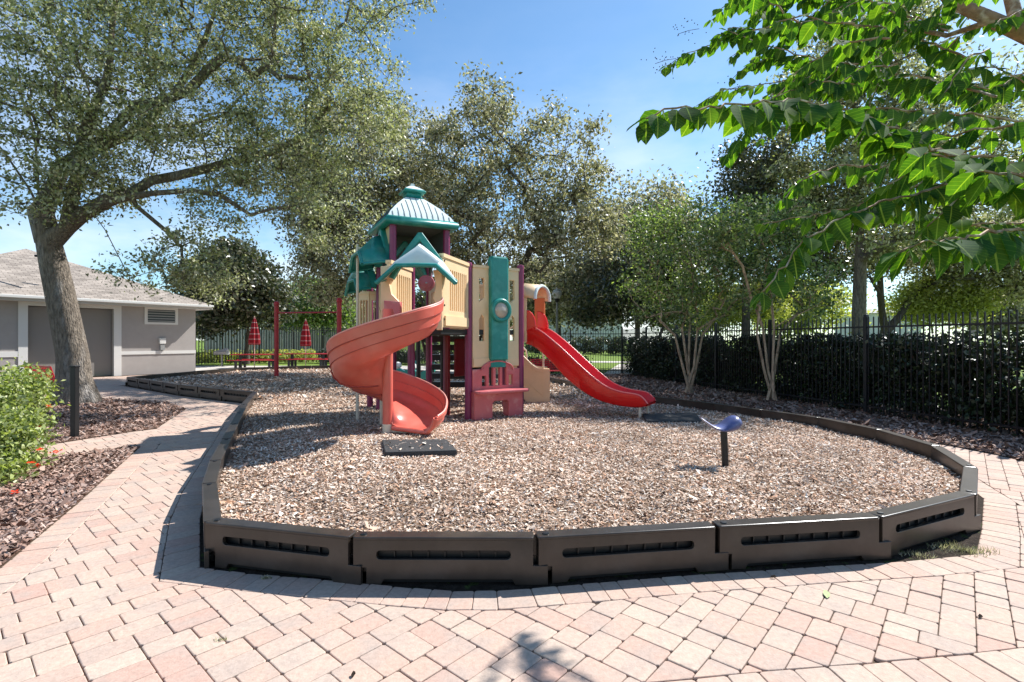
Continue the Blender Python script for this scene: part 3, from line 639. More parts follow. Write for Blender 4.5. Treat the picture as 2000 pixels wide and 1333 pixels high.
b1 = G(1347, 770); b2 = G(1507, 784)
myrtle(b1, 'crape myrtle with a cluster of pale stems, the one nearer the red slide', [(1330,455,75,62,b1[1],1.3),(1370,420,60,40,b1[1],1.1),(1270,440,50,40,b1[1],1),(1290,560,75,70,b1[1],1.3),(1390,530,80,70,b1[1],1.3),(1340,610,90,35,b1[1],1.1),(1260,500,40,50,b1[1],1),(1420,470,35,45,b1[1],1)],
       stems(b1, [(1318,655,b1[1]-.2),(1332,640,b1[1]),(1347,640,b1[1]+.2),(1362,645,b1[1]-.1),(1372,655,b1[1]+.1)], 1.6), 420)
myrtle(b2, 'crape myrtle with pale clustered stems, the one farther right, before the hedge', [(1500,480,80,60,b2[1],1.2),(1445,430,55,42,12.1,.9),(1400,455,45,40,12.3,.8),(1560,540,70,55,b2[1],1.2),(1470,560,45,50,b2[1],1),(1590,600,40,30,b2[1],.9),(1530,430,70,40,b2[1],1)],  # two nearer crown lobes added to cast dappled shade on the mulch
       stems(b2, [(1478,650,b2[1]-.2),(1490,640,b2[1]+.1),(1512,640,b2[1]-.1),(1524,650,b2[1]+.2)], 1.6), 320)
# near crape myrtle hanging into the top right: real leaves on twigs
def near_tree():
    t = thing('crape_myrtle', 'near crape myrtle reaching in from the top right, with large backlit green leaves', 'tree', (2.9,1.1,0))
    lv, lf_, tw, luv = [], [], MB(), []
    prof = [(.0,.0),(.16,.30),(.38,.50),(.60,.47),(.80,.27),(1.0,.0)]
    def leafat(p, d, nrm, Ls, wd):
        d = d.normalized(); nrm = (nrm-d*nrm.dot(d)).normalized(); b = d.cross(nrm); k = len(lv); droop = random.uniform(.05,.22)*Ls; fold = random.uniform(.12,.3)
        mid = []
        for x, yv in prof:
            c = p+d*(Ls*x)-nrm*(droop*x*x); mid.append(c)
        lv.append(tuple(mid[0])); luv.append((0,.5))
        for (x, yv), c in list(zip(prof, mid))[1:-1]:
            wv = yv*wd*Ls; cu_ = random.uniform(-.06,.10)*wv; lv.append(tuple(c+b*wv+nrm*(wv*fold+cu_))); lv.append(tuple(c)); lv.append(tuple(c-b*wv+nrm*(wv*fold+cu_))); luv.extend([(x,.5-yv*.5),(x,.5),(x,.5+yv*.5)])
        lv.append(tuple(mid[-1])); e = len(lv)-1; luv.append((1,.5))
        lf_.append((k,k+2,k+1)); lf_.append((k,k+3,k+2))
        for i in range(3):
            a = k+1+i*3; lf_.append((a,a+1,a+4,a+3)); lf_.append((a+1,a+2,a+5,a+4))
        a = k+10; lf_.append((a,a+1,e)); lf_.append((a+1,a+2,e))
    def twig(pts, step, Ls, r0=.004, side=.8):
        pts = [Vector(p) for p in pts]; fine = []
        for i in range(len(pts)-1):
            k = max(1, int((pts[i+1]-pts[i]).length/step))
            for j in range(k): fine.append(pts[i].lerp(pts[i+1], j/k)+Vector((random.gauss(0,.003),random.gauss(0,.003),random.gauss(0,.004))))
        fine.append(pts[-1]); n = len(fine)
        tw.tube(fine, [r0*(1-.75*i/n)+.0008 for i in range(n)], 5)
        for i in range(1, n):
            d = (fine[i]-fine[i-1]).normalized(); sd_ = d.cross(Vector((0,0,1))).normalized(); tip = i/n
            for sg in (1, -1):
                if random.random() < .06: continue
                dd = d*random.uniform(.35,.8)+sd_*sg*side*random.uniform(.7,1.1)+Vector((0,0,-random.uniform(.35,1.7)))
                up = Vector((random.gauss(0,.35), random.gauss(0,.35), 1))+sd_*sg*.3
                leafat(fine[i]+dd.normalized()*.006, dd, up, Ls*random.uniform(.62,1.2)*(1-.35*max(0,tip-.7)/.3), random.uniform(.60,.76))
        leafat(fine[-1], (fine[-1]-fine[-2]), Vector((0,0,1)), Ls*.7, .5)
    # main hero twigs (picture points with depth)
    H = [([(2080,330,1.5),(1850,300,1.42),(1700,232,1.34),(1560,196,1.26),(1420,204,1.18),(1300,212,1.10),(1262,232,1.08)], .027, .080),
         ([(2080,350,1.6),(1900,330,1.52),(1760,270,1.42),(1640,225,1.36),(1540,205,1.3)], .03, .078),
         ([(2060,330,1.75),(1880,352,1.7),(1740,392,1.6),(1640,425,1.5),(1560,480,1.42),(1510,545,1.36),(1490,570,1.35)], .027, .080),
         ([(2100,260,1.6),(1960,235,1.6),(1830,215,1.6),(1700,212,1.6)], .032, .078),
         ([(2100,350,1.3),(1980,340,1.25),(1880,325,1.22),(1780,290,1.2)], .03, .080),
         ([(2100,400,1.4),(2000,372,1.35),(1900,352,1.3)], .03, .080),
         ([(2100,440,1.35),(1960,452,1.22),(1850,468,1.14),(1755,492,1.08)], .029, .088),
         ([(2060,430,2.3),(1900,440,2.15),(1780,412,2.1),(1640,408,2.1),(1490,438,2.1)], .03, .072),
         ([(2080,480,1.9),(2000,470,1.9),(1930,445,1.9),(1840,425,1.9)], .03, .074),
         ([(1720,325,2.3),(1640,322,2.25),(1570,350,2.2),(1525,392,2.2)], .032, .075),
         ([(1900,120,2.2),(1760,60,2.4),(1600,40,2.6),(1450,60,2.8),(1330,112,2.9),(1300,130,2.9)], .032, .082),
         ([(1850,60,2.4),(1700,10,2.6),(1560,-20,2.8),(1440,10,2.9),(1390,40,3.0)], .032, .08),
         ([(1950,190,2.1),(1800,150,2.3),(1650,130,2.5),(1500,90,2.6),(1420,60,2.8)], .032, .08),
         ([(2060,130,2.6),(1900,170,2.7),(1780,170,2.7),(1620,130,2.8),(1530,110,2.8),(1470,125,2.8)], .032, .08),
         ([(2080,150,2.2),(1990,150,2.2),(1930,175,2.2),(1870,160,2.2)], .032, .08),
         ([(1780,40,2.3),(1700,80,2.4),(1620,150,2.5),(1570,185,2.5),(1555,225,2.5)], .032, .078)]
    for pts, st, Ls in H: twig([P(*p) for p in pts], st*1.04, Ls*1.05, .0045)
    # secondary twigs filling the canopy along the top right
    for k in range(42):
        px = random.uniform(1560, 2080); y = random.uniform(-120, 175)*(1 if px > 1500 else .6); Y = random.uniform(1.7, 3.2)
        a = P(px, y, Y); d = Vector((random.uniform(-1,-.1), random.uniform(-.5,.5), random.uniform(-.35,.15))).normalized(); Ln = random.uniform(.3,.6)
        twig([a, a+d*Ln*.5+Vector((0,0,.02)), a+d*Ln+Vector((0,0,-.05))], .036, .074, .003)
    for k in range(5):
        px = random.uniform(1850, 2080); y = random.uniform(190, 340); Y = random.uniform(1.4, 2.4)
        a = P(px, y, Y); d = Vector((random.uniform(-1,-.2), random.uniform(-.5,.5), random.uniform(-.5,.05))).normalized(); Ln = random.uniform(.2,.4)
        twig([a, a+d*Ln*.5+Vector((0,0,.02)), a+d*Ln+Vector((0,0,-.05))], .036, .076, .003)
    for k in range(16):
        px = random.uniform(1430, 1720); y = random.uniform(20, 190); Y = random.uniform(2.6, 3.3)
        a = P(px, y, Y); d = Vector((random.uniform(-1,-.2), random.uniform(-.4,.4), random.uniform(-.3,.1))).normalized(); Ln = random.uniform(.2,.4)
        twig([a, a+d*Ln*.5+Vector((0,0,.02)), a+d*Ln+Vector((0,0,-.04))], .036, .072, .003)
    # a high outer branch whose shade falls on the front paving
    twig([(2.1,2.2,3.15),(2.7,3.7,4.1),(3.3,5.0,4.45),(3.50,5.38,4.5)], .07, .07, .005)
    for dx, dy, ex, ey in ((0,0,.16,.62),(.0,.02,.05,.55),(.04,-.04,.24,.38)):
        twig([(3.50+dx,5.38+dy,4.5),(3.50+dx+ex*.5,5.38+dy-ey*.5,4.52),(3.50+dx+ex,5.38+dy-ey,4.46)], .034, .085, .003)
    sd2 = MB()
    for px, y, Y in ((1300,118,2.9),(1316,128,2.9),(1345,60,2.9),(1440,170,2.8),(1700,395,2.4),(1985,200,2.3)):
        c0 = P(px, y, Y)
        sd2.tube([c0+Vector((.06,0,.01)), c0, c0-Vector((.06,0,.02))], .0015, 4)
        for k in range(22): sd2.lathe([(.0,-.004),(.0038,0),(.0,.004)], tuple(c0+Vector((random.gauss(-.02,.045), random.gauss(0,.03), random.gauss(0,.03)))), 5)
    sd2.build('seed_sprays', 'darkbark', t)
    # limbs
    lb = MB()
    lb.tube([P(2400,200,2.2), P(2150,110,2.1), P(2040,85,2.1), P(1940,40,2.15), P(1860,5,2.2), P(1800,-60,2.3)], [.06,.045,.034,.028,.024,.02], 12)
    lb.tube([P(2040,85,2.1), P(1985,40,2.15), P(1965,-40,2.2)], [.03,.025,.022], 10)
    lb.tube([P(2150,110,2.1), P(2080,250,1.7), P(2060,320,1.6)], [.02,.014,.01], 8)
    lb.tube([P(1940,40,2.15), P(1850,70,2.3), P(1800,60,2.4)], [.014,.01,.008], 8)
    e = P(2400,200,2.2)
    lb.tube([(2.9,1.1,0),(2.95,1.15,1.0),(3.0,1.3,1.9),tuple((Vector((3.0,1.3,1.9))+e)/2),tuple(e)], [.075,.07,.068,.065,.06], 14)
    lb.build('trunk', 'bark_near', t, smooth=80)
    tw.build('twigs', 'bark_near', t, smooth=60)
    me = bpy.data.meshes.new('crown'); me.from_pydata([tuple(Vector(v)-t.location) for v in lv], [], lf_); me.materials.append(MT['nearleaf']); ul = me.uv_layers.new(name='UVMap'); vi = np.zeros(len(me.loops), np.int32); me.loops.foreach_get('vertex_index', vi); ul.data.foreach_set('uv', np.array(luv, np.float32)[vi].ravel()); me.shade_smooth(); o = bpy.data.objects.new('crown', me); C.objects.link(o); o.parent = t
near_tree()
# flowering bush, left
def bush():
    b = (-6.3,6.3,0); t = thing('flowering_bush', 'light green bush with orange red flowers at the left edge of the path', 'bush', b)
    att = blob_pts([(-5,800,62,72,6.6,.6),(15,870,50,62,6.0,.5),(-20,920,50,45,5.6,.4),(40,752,32,34,7,.5),(-90,820,80,100,6.3,.9)], 330); att = att[att[:,2] > .02]
    st = MB()
    for a in att[::3]:
        q = Vector(a); st.tube([(b[0]+random.uniform(-.4,.3), b[1]+random.uniform(-.3,.3), 0), tuple((Vector(b)*.4+q*.6)+Vector((0,0,.05))), tuple(q)], [.008,.005,.002], 4)
    st.build('stems', 'darkbark', t)
    c = np.repeat(att, rng.poisson(62, len(att)), 0); c = c+rng.normal(0, .085, c.shape); c = c[c[:,2] > .015]; leaf_mesh('foliage', c, .062, 'bushleaf', t, b, asp=.5)
    for px, y, Y in [(95,794,6.4),(76,836,6.2),(78,880,5.8),(103,884,5.8),(114,882,5.7),(72,911,5.6),(28,962,5.2),(90,735,7.2),(60,905,5.7)]:
        m = MB(); c_ = P(px, y, Y)
        for k in range(9):
            a = random.uniform(0, 6.28); d = Vector((math.cos(a), math.sin(a), random.uniform(-.3,.8))).normalized(); s_ = d.cross(Vector((0,0,1))).normalized()*.016; e = c_+d*.045; mm = c_+d*.028
            m.add([c_, mm+s_, e, mm-s_], [(0,1,2,3)])
        m.build('flower', 'flower', t)
    g_ = MB(); g_.tube([P(-30,775,6.2), P(10,783,6.0), P(30,790,5.9)], .02, 8)
bush()
# ------------------------------------------------------------ hedge and fences
def hedge(name, label, line, w_, h_, n, size, leafm, group=None, base_z=0):
    o0 = line[0]; t = thing(name, label, 'hedge', (*o0,0), 0, group); pts = np.array(line); sg = np.diff(pts, axis=0); ln = np.hypot(*sg.T); cum = np.concatenate([[0], np.cumsum(ln)])
    # denser foliage near the camera end is not needed: spread by length, clumped
    def at_(s_):
        i = np.clip(np.searchsorted(cum, s_)-1, 0, len(sg)-1); f = (s_-cum[i])/ln[i]; p = pts[i]+sg[i]*f[:,None]; nrm = np.stack([-sg[i][:,1], sg[i][:,0]], -1)/ln[i][:,None]; return p, nrm
    nc = int(cum[-1]*42); sc = rng.uniform(0, cum[-1], nc); pc, nr = at_(sc); off = rng.uniform(-w_/2, w_/2, nc); zc = base_z+rng.uniform(.1, h_-.12, nc)
    cc = np.column_stack([pc+nr*off[:,None], zc]); wt = rng.gamma(2.0, 1, nc); wt /= wt.sum(); k = rng.multinomial(n, wt); c = np.repeat(cc, k, 0)+rng.normal(0, 1, (n,3))*np.array([.16,.16,.15])
    top = c[:,2] > h_+base_z+.05; c[top,2] = h_+base_z-rng.random(top.sum())*.3; c = c[c[:,2] > .03]
    leaf_mesh('foliage', c, size, leafm, t, (*o0,0), asp=.55)
    m = MB()
    for s_ in np.arange(.3, cum[-1], .45):
        p, nn = at_(np.array([s_])); p = p[0]
        for q in range(3):
            a = random.uniform(-.25,.25); m.tube([(p[0]+a*.3,p[1],0),(p[0]+a,p[1]+random.uniform(-.15,.15),h_*.5),(p[0]+a*2.0,p[1]+random.uniform(-.2,.2),h_*.85)], [.02,.012,.005], 4)
    m.build('stems', 'darkbark', t); return t
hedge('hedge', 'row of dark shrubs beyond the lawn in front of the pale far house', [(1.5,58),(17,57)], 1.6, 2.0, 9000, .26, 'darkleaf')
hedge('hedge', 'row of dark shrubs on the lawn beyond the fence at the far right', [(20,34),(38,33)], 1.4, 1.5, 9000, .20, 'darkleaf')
FR = [(5.1,23.7),(6.95,13.8),(8.2,8.1),(9.2,4.5)]
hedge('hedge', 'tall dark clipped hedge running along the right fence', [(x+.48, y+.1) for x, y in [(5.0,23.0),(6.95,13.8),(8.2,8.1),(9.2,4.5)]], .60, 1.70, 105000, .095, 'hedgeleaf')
hedge('hedge', 'low clipped hedge behind the red bench, left of the red slide end', [(-1.5,24.6),(3.6,24.6)], .9, .8, 9000, .10, 'hedgeleaf')
hedge('hedge', 'low hedge along the fence behind the second picnic table', [(-13.5,36),(-4,33.5)], 1.0, .9, 9000, .14, 'hedgeleaf')
hedge('ornamental_shrubs', 'bright green shrubs behind the fence right of the building', [(-22,33.6),(-14,36.5)], .9, .9, 8000, .13, 'yellowleaf')
def fence(label, line, H, group=None, pitch=.115, zoff=0, pw=.02):
    o0 = line[0]; t = thing('metal_fence', label, 'fence', (*o0,0), 0, group); pk, rl = MB(), MB()
    for i in range(len(line)-1):
        a, b = Vector(line[i]), Vector(line[i+1]); d = (b-a); ln = d.length; d.normalize(); ang = math.atan2(d.y, d.x); npost = max(1, round(ln/2.35))
        for k in range(npost+(1 if i == len(line)-2 else 0)):
            p = a+d*(ln*k/npost); m = MB(); m.box((p.x,p.y,H/2+.02), (.065,.065,H+.04), rz=ang); m.lathe([(.05,0),(.045,.02),(.0,.045)], (p.x,p.y,H+.04), 4, a0=ang+math.pi/4); m.build('post', 'iron', t, smooth=0)
        for z in (H-.2, .18):
            c = (a+b)/2; rl.box((c.x,c.y,z), (ln,.034,.036), rz=ang)
        n = int(ln/pitch)
        for k in range(n):
            p = a+d*((k+.5)*ln/n); hh = H*random.uniform(.998,1.002)
            pk.box((p.x,p.y,hh/2+.03), (pw,pw,hh-.06), rz=ang); pk.add([(p.x-.01,p.y-.01,hh),(p.x+.01,p.y-.01,hh),(p.x+.01,p.y+.01,hh),(p.x-.01,p.y+.01,hh),(p.x,p.y,hh+.03)], [(0,1,4),(1,2,4),(2,3,4),(3,0,4)])
    pk.build('pickets', 'iron', t, smooth=0); rl.build('rail', 'iron', t, smooth=0); return t
fence('black metal picket fence in front of the tall dark hedge on the right', FR, 2.07)
fence('black metal picket fence crossing behind the red slide', [(-12.5,40),(-6,31),(-2,24.6),(5.1,23.7)], 2.07)
fence('tall black metal picket fence behind the picnic tables, right of the building', [(-20.4,31.6),(-12.5,40)], 2.5, pitch=.17, pw=.05)
# ------------------------------------------------------------ building
dv = Vector((.541,.841)); nv = Vector((-.841,.541))            # along the front wall / into the building
CR = Vector((-15.7,25.4))
def BW(a, d, z): p = CR-dv*a+nv*d; return (p.x, p.y, z)         # a metres left of the right corner
def building():
    t = thing('utility_building', 'grey stucco building with hipped shingle roof and wide double doors, left background', 'building', (CR.x,CR.y,0))
    F = frame((CR.x,CR.y,0), (-dv.x,-dv.y)); # local x = leftwards along wall, y: left of travel
    sgn = -1 if (F.to_3x3() @ Vector((0,1,0))).dot(Vector((nv.x,nv.y,0))) < 0 else 1
    H = 3.2; S = 10.1
    def Q(a, d, z): return BW(a, d, z)
    m = MB()   # walls with a door opening (a 3.35..6.55)
    def wallquad(a0,a1,z0,z1,d=0): m.add([Q(a0,d,z0),Q(a1,d,z0),Q(a1,d,z1),Q(a0,d,z1)], [(0,1,2,3)])
    DA, DB = AX(222), AX(54); DH = 2.95
    wallquad(0,DA,0,H); wallquad(DB,S,0,H); wallquad(DA,DB,DH,H)
    m.add([Q(0,0,0),Q(0,S,0),Q(0,S,H),Q(0,0,H)], [(0,1,2,3)]); m.add([Q(S,0,0),Q(S,S,0),Q(S,S,H),Q(S,0,H)], [(0,1,2,3)]); m.add([Q(0,S,0),Q(S,S,0),Q(S,S,H),Q(0,S,H)], [(0,1,2,3)])
    m.add([Q(DA,0,0),Q(DA,.3,0),Q(DA,.3,DH),Q(DA,0,DH)], [(0,1,2,3)]); m.add([Q(DB,0,0),Q(DB,.3,0),Q(DB,.3,DH),Q(DB,0,DH)], [(0,1,2,3)]); m.add([Q(DA,0,DH),Q(DB,0,DH),Q(DB,.3,DH),Q(DA,.3,DH)], [(0,1,2,3)])
    m.build('wall', 'wall', t, smooth=0)
    def lbox(mb, a0, a1, d0, d1, z0, z1):
        vs = [Q(a,d,z) for z in (z0,z1) for (a,d) in ((a0,d0),(a1,d0),(a1,d1),(a0,d1))]; mb.add(vs, [(0,1,2,3),(7,6,5,4),(0,4,5,1),(1,5,6,2),(2,6,7,3),(3,7,4,0)])
    mid = (DA+DB)/2
    for k, (x0, x1) in enumerate(((DA+.02, mid-.01), (mid+.01, DB-.02))):
        d_ = MB(); lbox(d_, x0, x1, .2, .26, .02, DH-.02); do = d_.build('door', 'door', t, smooth=0)
        h_ = MB(); xx = x1-.15 if k == 0 else x0+.15; lbox(h_, xx-.02, xx+.02, .13, .2, 1.0, 1.2); h_.build('handle', 'metalgrey', do, smooth=0)
    tr = MB(); lbox(tr, DA-.28, DA, -.035, .02, 0, DH+.22); lbox(tr, DB, DB+.28, -.035, .02, 0, DH+.22); lbox(tr, DA, DB, -.034, .02, DH, DH+.22); lbox(tr, mid-.02, mid+.02, .15, .22, .02, DH-.02)
    tr.build('door_trim', 'walltrim', t, smooth=0)
    bd = MB(); lbox(bd, .0, DA-.28, -.03, .01, .93, 1.08); lbox(bd, DB+.28, S, -.03, .01, .93, 1.15); bd.build('wall_band', 'walltrim', t, smooth=0)
    # louvre vent
    va, vb = AX(347), AX(282); fr = MB(); z0, z1 = ZX(347,635), ZX(347,603)
    lbox(fr, va, vb, -.04, .0, z1-.1, z1); lbox(fr, va, vb, -.04, .0, z0, z0+.1); lbox(fr, va, va+.12, -.04, .0, z0+.1, z1-.1); lbox(fr, vb-.12, vb, -.04, .0, z0+.1, z1-.1); fo = fr.build('louvre_vent', 'walltrim', t, smooth=0)
    lo = MB(); lbox(lo, va+.12, vb-.12, -.004, .0, z0+.1, z1-.1); lo.build('vent_backing', 'seam', fo, smooth=0); lo = MB()
    for k in range(5):
        z = z0+.13+k*(z1-z0-.2)/5; lbox(lo, va+.12, vb-.12, -.045, -.006, z, z+.05)
    lo.build('slats', 'metalgrey', fo, smooth=0)
    # wall box
    wb = MB(); a = AX(316); lbox(wb, a-.13, a+.13, -.12, 0, ZX(316,672), ZX(316,661)); wo = wb.build('meter_box', 'walltrim', t, smooth=0, bevel=.01)
    w2 = MB(); lbox(w2, a-.09, a+.09, -.10, 0, ZX(316,684), ZX(316,673)); w2.build('socket_cover', 'metalgrey', wo, smooth=0)
    # roof
    e = .55; zE = 3.22; pk = 5.85; c_ = S/2
    rf = MB(); cor = [(-e,-e),(S+e,-e),(S+e,S+e),(-e,S+e)]; uv = []; sl_ = math.hypot(c_+e, pk-zE)
    for i in range(4):
        a, b = cor[i], cor[(i+1)%4]; k = len(rf.v); rf.add([Q(a[0],a[1],zE+.10),Q(b[0],b[1],zE+.10),Q(c_,c_,pk)], [(0,1,2)]); uv += [(0,0),(S+2*e,0),((S+2*e)/2,sl_)]
    rf.uv = uv; ro = rf.build('roof', 'shingle', t, smooth=0)
    fa = MB()
    for i in range(4):
        a, b = cor[i], cor[(i+1)%4]; fa.add([Q(a[0],a[1],zE-.12),Q(b[0],b[1],zE-.12),Q(b[0],b[1],zE+.10),Q(a[0],a[1],zE+.10)], [(0,1,2,3)])
    fa.add([Q(x,y,zE-.12) for x, y in cor], [(0,1,2,3)]); fa.build('fascia', 'soffit', t, smooth=0)
    gt = MB(); lbox(gt, -e, S+e, -e-.12, -e-.002, zE-.03, zE+.09); gt.build('gutter', 'walltrim', t, smooth=0, bevel=.02)
    v = MB(); p = P(68,500,20.6); v.tube([p, p+Vector((.9,.3,0))], .05, 8); v.build('vent_pipe', 'black', ro)
    v = MB(); p = P(90,533,21.0); v.tube([p-Vector((0,0,.25)), p+Vector((0,0,.25))], .05, 8); v.build('vent_pipe', 'black', ro)
def AX(px):   # distance left of the corner for a picture column on the front wall
    q = (px-1000)/1000; return (CR.x-q*CR.y)/(dv.x-q*dv.y)
def ZX(px, y): a = AX(px); Y = CR.y-dv.y*a; return 1.6+(664-y)/1000*Y
building()
# far buildings and far fence
def far_box(name, label, px0, px1, ytop, Y, depth, m, roof=None):
    a, b = P(px0, ytop, Y), P(px1, ytop, Y); t = thing(name, label, 'building', ((a.x+b.x)/2, Y, 0)); mb = MB(); mb.box(((a.x+b.x)/2, Y+depth/2, a.z/2), (b.x-a.x, depth, a.z)); mb.build('wall', m, t, smooth=0)
    if roof:
        r_ = MB(); c = (a.x+b.x)/2; W = (b.x-a.x)/2+.6; D = depth/2+.6; r_.add([(c-W,Y+depth/2-D,a.z),(c+W,Y+depth/2-D,a.z),(c+W,Y+depth/2+D,a.z),(c-W,Y+depth/2+D,a.z),(c-W*.4,Y+depth/2,a.z+roof),(c+W*.4,Y+depth/2,a.z+roof)], [(0,1,5,4),(1,2,5),(2,3,4,5),(3,0,4),(0,3,2,1)]); r_.build('roof', 'greyfar', t, smooth=0)
far_box('far_house', 'pale house far beyond the fence, behind the red slide', 1040, 1215, 615, 78, 10, 'whitefar', 1.2)
far_box('far_house', 'low pale house beyond the fence behind the second striped umbrella', 560, 700, 640, 74, 10, 'whitefar', 1.5)
far_box('far_house', 'bright pale house past the forked oak on the right', 1700, 1800, 612, 90, 10, 'whitefar', 1.0)
def board_fence(label, x0, x1, Y, H):
    t = thing('board_fence', label, 'fence', (x0,Y,0)); m = MB(); x = x0
    while x < x1: m.box((x, Y, H/2), (.14,.03,H*random.uniform(.98,1.01))); x += .16
    m.build('boards', 'greyfar', t, smooth=0)
board_fence('grey board fence across the lawn behind the magnolia', -30, -16, 50, 2.6)
# ------------------------------------------------------------ play structure
def play_structure():
    t = thing('play_structure', 'multi coloured play tower with teal roof, tan panels, pink spiral slide and red slide', 'play structure', (-1.0,9.6,.0))
    up = Vector((0,0,1))
    z0 = .12; DZ = 1.80
    def post(x, y, z1, zb=z0):
        m = MB(); m.tube([(x,y,zb-.1),(x,y,z1-.03)], .066, 18); p = m.build('post', 'maroon', t)
        c = MB(); c.lathe([(.070,-.05),(.072,-.02),(.062,.012),(.0,.03)], (x,y,z1), 16); c.build('post_cap', 'maroon', p); return p
    u = Vector((.883,.469,0)); v = Vector((-.469,.883,0)); cen = Vector((-2.02,10.36,0)); hs_ = .535
    TP = {k: cen+u*(a*hs_)+v*(b*hs_) for k, (a, b) in {'N':(-1,-1),'R':(1,-1),'B':(1,1),'L':(-1,1)}.items()}
    for k in TP: post(TP[k].x, TP[k].y, 3.84)
    FL, FRt, BR, BL, PR = Vector((-2.0,8.25,0)), Vector((-1.14,8.25,0)), Vector((-.80,9.38,0)), Vector((-1.83,9.3,0)), Vector((.165,10.02,0))
    post(BR.x, BR.y, 3.0); post(BL.x, BL.y, 3.0); post(PR.x, PR.y, 3.04); BK = Vector((-.15,10.95,0)); post(BK.x, BK.y, 3.0); post(-3.08, 11.1, 2.95)
    # decks
    def deck(pts, z, th=.09, m_='black'):
        d = MB(); n = len(pts); d.add([(p.x,p.y,z) for p in pts]+[(p.x,p.y,z-th) for p in pts], [tuple(range(n)), tuple(range(2*n-1,n-1,-1))]+[(i,i+n,(i+1)%n+n,(i+1)%n) for i in range(n)]); d.build('deck', m_, t, smooth=0)
    deck([FL,FRt,BR,BL], DZ-.02); deck([TP['N'],TP['R'],TP['B'],TP['L']], DZ-.005); deck([BR,PR,BK,TP['B'],TP['R']], DZ-.01); deck([BL,BR,TP['R'],TP['N']], DZ-.03)
    deck([TP['L'],TP['L']-u*.55,TP['N']-u*.5,TP['N']], DZ-.02)
    # ---- tower roof
    def sq(hw, z): return [tuple(cen+u*(a*hw)+v*(b*hw)+up*z) for a, b in ((-1,-1),(1,-1),(1,1),(-1,1))]
    prof = [(.665,3.90),(.60,4.01),(.52,4.10),(.41,4.22),(.29,4.33),(.185,4.42)]
    m = MB(); k = 0; rings = [sq(a, b) for a, b in prof]
    for rg in rings: m.add(rg, [])
    for i in range(len(rings)-1):
        for j in range(4): m.f.append([i*4+j, i*4+(j+1)%4, (i+1)*4+(j+1)%4, (i+1)*4+j]); m.mi.append(0)
    m.f.append([len(rings)*4-4+j for j in range(4)]); m.mi.append(0)
    rf = m.build('roof', 'palegrey', t, smooth=30)
    e = MB(); ep = [(.60,3.76),(.71,3.77),(.73,3.81),(.72,3.87),(.67,3.915),(.62,3.90)]; er = [sq(a, b) for a, b in ep]
    for rg in er: e.add(rg, [])
    for i in range(len(er)-1):
        for j in range(4): e.f.append([i*4+j, i*4+(j+1)%4, (i+1)*4+(j+1)%4, (i+1)*4+j]); e.mi.append(0)
    e.add(sq(.61,3.80), [(0,1,2,3)]); e.build('eave', 'teal', rf, smooth=60)
    rb = MB()
    for (ax, bx) in ((u, v), (v, -u), (-u, -v), (-v, u)):   # seams on each face (face normal = -bx)
        for q in np.linspace(-.56, .56, 11):
            pts = []
            for hw, z in prof:
                if abs(q) <= hw: pts.append(cen-bx*(hw+.004)+ax*q+up*(z+.004))
            if len(pts) >= 2: rb.tube(pts, .0045, 4)
    rb.build('seams', 'seam', rf)
    f = MB(); f.add(sq(.185,4.43)+sq(.15,4.47)+sq(.15,4.52)+sq(.215,4.54)+sq(.225,4.57)+sq(.19,4.60), [])
    for i in range(5):
        for j in range(4): f.f.append([i*4+j, i*4+(j+1)%4, (i+1)*4+(j+1)%4, (i+1)*4+j]); f.mi.append(0)
    f.f.append([20,21,22,23]); f.mi.append(0); fo = f.build('cupola', 'teal', rf, smooth=50, bevel=.008)
    f = MB(); f.add(sq(.192,4.60)+sq(.10,4.665)+sq(.04,4.70)+sq(.03,4.75), [])
    for i in range(3):
        for j in range(4): f.f.append([i*4+j, i*4+(j+1)%4, (i+1)*4+(j+1)%4, (i+1)*4+j]); f.mi.append(0)
    f.f.append([12,13,14,15]); f.mi.append(0); f.build('cupola_top', 'palegrey', fo, smooth=40)
    # gable infill under the roof on the left; dark back panels added as painted shade
    def fr_between(a, b): return frame((a.x,a.y,0), (b.x-a.x, b.y-a.y)), (b-a).length
    for a, b, nm in ((TP['L'],TP['N'],'gable_panel'),):
        F, Ln = fr_between(a, b); p = MB(); p.plate([[(.06,3.25),(.18,3.42),(Ln/2,3.62),(Ln-.18,3.42),(Ln-.06,3.25),(Ln-.06,3.80),(.06,3.80)]], .05, F); p.build(nm, 'tan', t)
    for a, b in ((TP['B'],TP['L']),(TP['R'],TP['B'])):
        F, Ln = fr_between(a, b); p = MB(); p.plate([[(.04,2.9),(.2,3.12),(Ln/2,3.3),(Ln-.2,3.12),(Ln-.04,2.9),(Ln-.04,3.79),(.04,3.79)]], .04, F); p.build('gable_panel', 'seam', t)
    c = MB(); c.add(sq(.60,3.775), [(0,1,2,3)]); c.build('ceiling_shade', 'seam', rf, smooth=0)  # dark sheet added, its colour stands for shade under the eave
    # ---- barred panels
    def bar_panel(a, b, zb, zt, x0, x1, sz0, sz1, nb, nm='bar_panel', th=.06, inset=.0):
        F, Ln = fr_between(a, b); x0 *= Ln; x1 *= Ln; loops = [[(.0,zb),(Ln,zb),(Ln,zt),(.0,zt)]]; st = (x1-x0)/nb
        for k in range(nb): loops.append(slot(x0+k*st+st*.22, x0+(k+1)*st-st*.22, sz0, sz1))
        p = MB(); p.plate(loops, th, F, .006); p.box((Ln/2,0,zt+.01), (Ln,.10,.06), F); p.box((Ln/2,-.045,zb+.11), (Ln*.9,.03,.16), F); o = p.build(nm, 'tan', t, bevel=0)
        return o, F, Ln
    o, F, Ln = bar_panel(FRt+Vector((.0,-.02,0)), BR+(FRt-BR).normalized()*.07, 1.80, 2.95, .24, .93, 2.08, 2.76, 9)
    b_ = MB()
